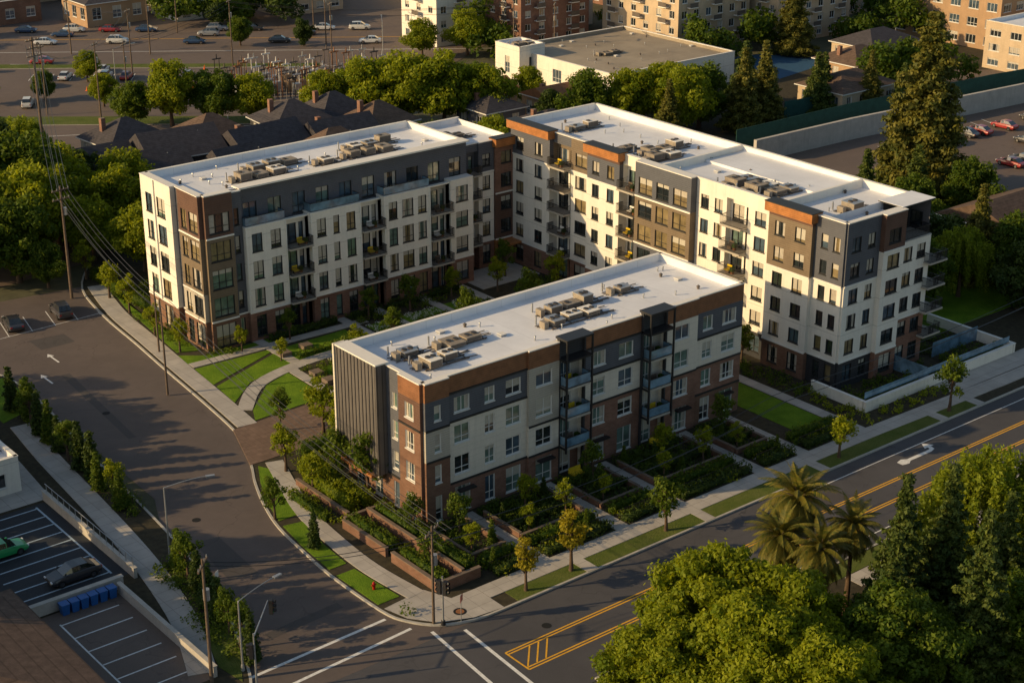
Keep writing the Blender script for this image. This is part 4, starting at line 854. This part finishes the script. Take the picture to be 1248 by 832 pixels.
bld('storefront',74,88,222,234,5,1,tanw,'hip',shing,2,sp=4,w=2); bld('white_storefront',96,120,236,256,8,2,white,'flat',roofW,sp=4,w=2.4); bld('storefront',112,128,206,218,6,2,beige,'gable',shing,2.5,sp=4,w=2)
bld('storefront',56,70,236,248,5,1,brick2,'flat',roofT,sp=4,w=2); bld('apartment_block',60,84,256,276,9,3,beige,'flat',roofT); bld('white_storefront',146,170,196,214,9,3,white,'flat',roofT)
bld('apartment_block',200,230,130,156,16,5,beige,'flat',roofT); bld('apartment_block',176,200,166,190,12,4,brick,'flat',roofT); bld('white_storefront',92,106,216,228,5,2,white,'flat',roofW,sp=4,w=2)
mb=MB(); mb.ribbon([(108,62),(130,61.5),(150,60),(205,56)],.6,.0,3.6,concwall); mb.build('long_concrete_wall')
mb=MB(); mb.ribbon([(108,66),(135,66),(170,64),(205,60)],.08,.1,4.4,greenf); mb.ribbon([(130,76),(150,74)],.08,.1,3.5,greenf); mb.build('green_windscreen_fence')
sheet('blue_sport_court',[(150,97),(166,100),(178,112),(158,116)],.13,bluec)
e=empty('electrical_substation'); mb=MB(); R=random.Random(3)
for i in range(14):
    for j in range(6):
        x=69+i*2.1; y=145-i*.8+j*2.6; h=R.uniform(2.6,5.6); mm=R.choice((galv,hvacd,whitetrim,tile_r,black))
        for dx in (-.5,.5): mb.cyl((x+dx,y,0),(x+dx,y,h),.09,.07,6,mm)
        mb.box(x-.9,x+.9,y-.1,y+.1,h-.2,h,mm); mb.cyl((x,y,h),(x,y,h+.8),.13,.07,6,mm)
        if R.random()<.55: mb.box(x-.7,x+.7,y-.6,y+.6,.1,1.9,R.choice((galv,hvacd,tanw)))
mb.build('racks',e); mb=MB()
for k in range(34): mb.box(67+k*1.0,67+k*1.0+.06,143-k*.35,143.06-k*.35,0,2.2,galv)
mb.build('fence',e)
sheet('gravel_yard',[(66,143),(99,131),(103,148),(70,163)],.024,M('gravel',(.20,.16,.13),.95,.3,3))
for x,y in ((61,163),(65,160),(69,166),(49,170),(74,172),(58,150)):
    mb=MB(); mb.box(-.25,.25,-.25,.25,0,.05,orange); mb.cyl((0,0,.05),(0,0,.8),.2,.04,10,orange); mb.cyl((0,0,.35),(0,0,.5),.135,.1,10,paintW,False); mb.build('traffic_cone',None,(x,y,.02))
# ------------------------------------------------------------------ trees
for x,y,s in ((73,117,1.05),(78,112,1.2),(83,108,1.15),(88,104,.95),(68,121,.8)): T([P_big[2],P_big[3]],x,y,s)
for x,y,s in ((49,138,.95),(55,134,.85),(60,130,.8),(44,142,.7),(96,118,.7),(104,112,.6),(100,92,.9),(106,88,.9),(112,86,1.0),(118,92,.85),(96,96,.7),(110,80,1.0),(116,82,1.0)): T(P_big+P_dark[:1],x,y,s)
for x,y,s in ((127,78,1.05),(138,76,.8),(142,78,.75),(133,88,.9),(120,76,1.0),(147,72,.7),(151,68,.65),(105,78,.8)): T(P_con,x,y,s)
for x,y,s in ((52,176,.5),(46,157,.5),(90,186,.5),(100,178,.5),(40,168,.45),(34,224,.8),(44,232,.8),(96,206,.6),(30,172,.55),(120,150,.8),(112,154,.7)): T(P_big+P_dark,x,y,s)
T(P_pine,113.5,34.9,1,1); T(P_con,120,44,.8); T(P_pine,170,110,.6); T(P_con,106,30,.8); T(P_con,100,34,.7)
for x,y,s in ((86,-1,.8),(92,4,.85),(88,12,.8),(96,-6,.9),(80,14,.7),(104,-2,.9),(110,24,.8),(100,26,.7),(120,12,.9),(128,4,1),(134,16,.9),(86,22,.7),(78,7,.7),(98,-10,.8),(84,-9,.5)): T(P_dark+P_big[:1],x,y,s)
T(P_will,84,6,.9); T(P_will,93,-2,1); T(P_will,98,-6,1.1); T(P_con,90,8,.9); T(P_con,101,2,.9)
for x,y,s in ((-2,82,1.0),(3,88,1.1),(-4,90,1.1),(8,92,1),(12,100,1),(6,98,1.2),(-1,100,1.2),(14,108,.9),(2,110,1.1),(10,118,1),(-8,98,1.2),(-8,84,.9),(18,104,.8),(9,84,.8),(12,90,.7),(0,78,.5),(5,124,1),(14,130,.9),(-12,92,1.1)): T(P_big+P_dark[:1],x,y,s)
T(P_will,16,122,1.0); T(P_will,10,132,1.0); T(P_will,0,94,1.1); T(P_big[2],15,88,.95); T(P_big[3],19,94,.9)
for x,y in ((11,64),(16,66),(22,64),(30,66),(38,65),(46,66),(20,74),(28,76),(36,78),(44,76),(54,72),(62,70),(60,82),(70,78),(76,86),(50,82),(30,86),(70,95),(12,76)): T(P_dark+P_big,x,y,random.uniform(.55,.8))
for x,y,k,s in ((.9,-34.2,0,.97),(-5.2,-35.8,0,.82),(2.6,-39.6,0,.92),(6,-37.0,0,.82),(-2.4,-40.8,0,.93),(8,-45,1,.95),(-1,-46,0,.9)): T(P_near[k],x,y,s)
T(P_palm,14.7,-29.6,1.15,name='palm_tree'); T(P_palm,11.3,-31,.98,name='palm_tree'); T(P_palm,11.8,-34.6,.9,name='palm_tree'); T(P_palm,17.2,-33.2,.9,name='palm_tree')
T(P_nearcon,14.4,-39.9,1,1.0); T(P_nearcon,18.6,-40.9,1,1.0); T(P_nearcon,14,-47.3,1); T(P_nearcon,22.5,-43.5,.9); T(P_nearcon,27,-47,1); T(P_nearcon,11,-42,.85); T(P_will,30.5,-36.7,1.2); T(P_will,25.5,-37.5,.8); T(P_near[1],19,-50,.9)
bed('undergrowth',[(-3,50,-46,-32)],.4,.6,1.2,L_dark,.2,60)
def mass(name,pts,mat,r0=2.2,r1=4,per=110):
    C=[];R_=[]
    for x,y in pts:
        h=random.uniform(5,10)
        for _ in range(5): r=random.uniform(r0,r1)*.6; C.append((x+random.uniform(-2.5,2.5),y+random.uniform(-2.5,2.5),h*random.uniform(.35,.9))); R_.append(r)
    V,t=leaves(C,R_,per,.45,.85); o=bpy.data.objects.new(name,quads_mesh(V,t,mat,None,name)); COL.objects.link(o)
def line(x0,y0,x1,y1,n,j=2): return [(x0+(x1-x0)*i/n+random.uniform(-j,j),y0+(y1-y0)*i/n+random.uniform(-j,j)) for i in range(n+1)]
mass('distant_trees',line(20,245,140,255,24,8)+line(140,185,185,205,10,4)+line(60,275,180,255,20,6)+line(20,228,60,256,10,5)+line(88,216,112,204,8,4),L_mid)
mass('distant_trees',line(120,140,130,158,6)+line(150,116,175,117,7)+line(190,114,202,100,5)+line(196,120,240,120,8,3)+line(160,150,200,155,7)+line(88,236,130,222,9,3)+line(155,80,175,76,5,2),L_mid)
mass('distant_trees',line(210,40,260,60,8,6)+line(240,118,300,160,12,8)+line(125,-12,200,35,20,6)+line(22,238,60,262,8,5)+line(100,232,108,198,6),L_dark)
pts=[]
for _ in range(130):
    a=math.radians(51+random.uniform(-24,24)); r=random.uniform(400,700); pts.append((-74+r*math.cos(a),-104+r*math.sin(a)))
mass('distant_trees',pts,L_mid,5,9,90)
# ------------------------------------------------------------------ light, sky, camera
SUN_A=math.radians(155); EL=math.radians(19.5)
d=Vector((math.cos(SUN_A)*math.cos(EL),math.sin(SUN_A)*math.cos(EL),math.sin(EL)))
L=bpy.data.lights.new('sun','SUN'); L.energy=5; L.angle=math.radians(.5); L.color=(1,.71,.36); o=bpy.data.objects.new('sun',L); o.rotation_euler=d.to_track_quat('Z','Y').to_euler(); COL.objects.link(o)
w=bpy.data.worlds.new('World'); SC.world=w; w.use_nodes=True; nt=w.node_tree
sky=nt.nodes.new('ShaderNodeTexSky'); sky.sky_type='NISHITA'; sky.sun_disc=False; sky.sun_elevation=EL; sky.sun_rotation=math.radians(90)-SUN_A
bg=nt.nodes['Background']; bg.inputs['Strength'].default_value=.14
nt.links.new(mixc(nt,1.0,sky.outputs[0],(1.0,.93,.82),'MULTIPLY'),bg.inputs['Color'])
cam=bpy.data.cameras.new('camera'); cam.sensor_width=36; cam.lens=57.7; cam.clip_end=4000; co=bpy.data.objects.new('camera',cam); COL.objects.link(co)
co.location=(-74.6,-104.3,70); p=math.radians(22.2); a=math.radians(51)
co.rotation_euler=Vector((math.cos(a)*math.cos(p),math.sin(a)*math.cos(p),-math.sin(p))).to_track_quat('-Z','Y').to_euler()
SC.camera=co
SC.view_settings.view_transform='Standard'; SC.view_settings.look='None'; SC.view_settings.exposure=0
print('done',len(bpy.data.objects))
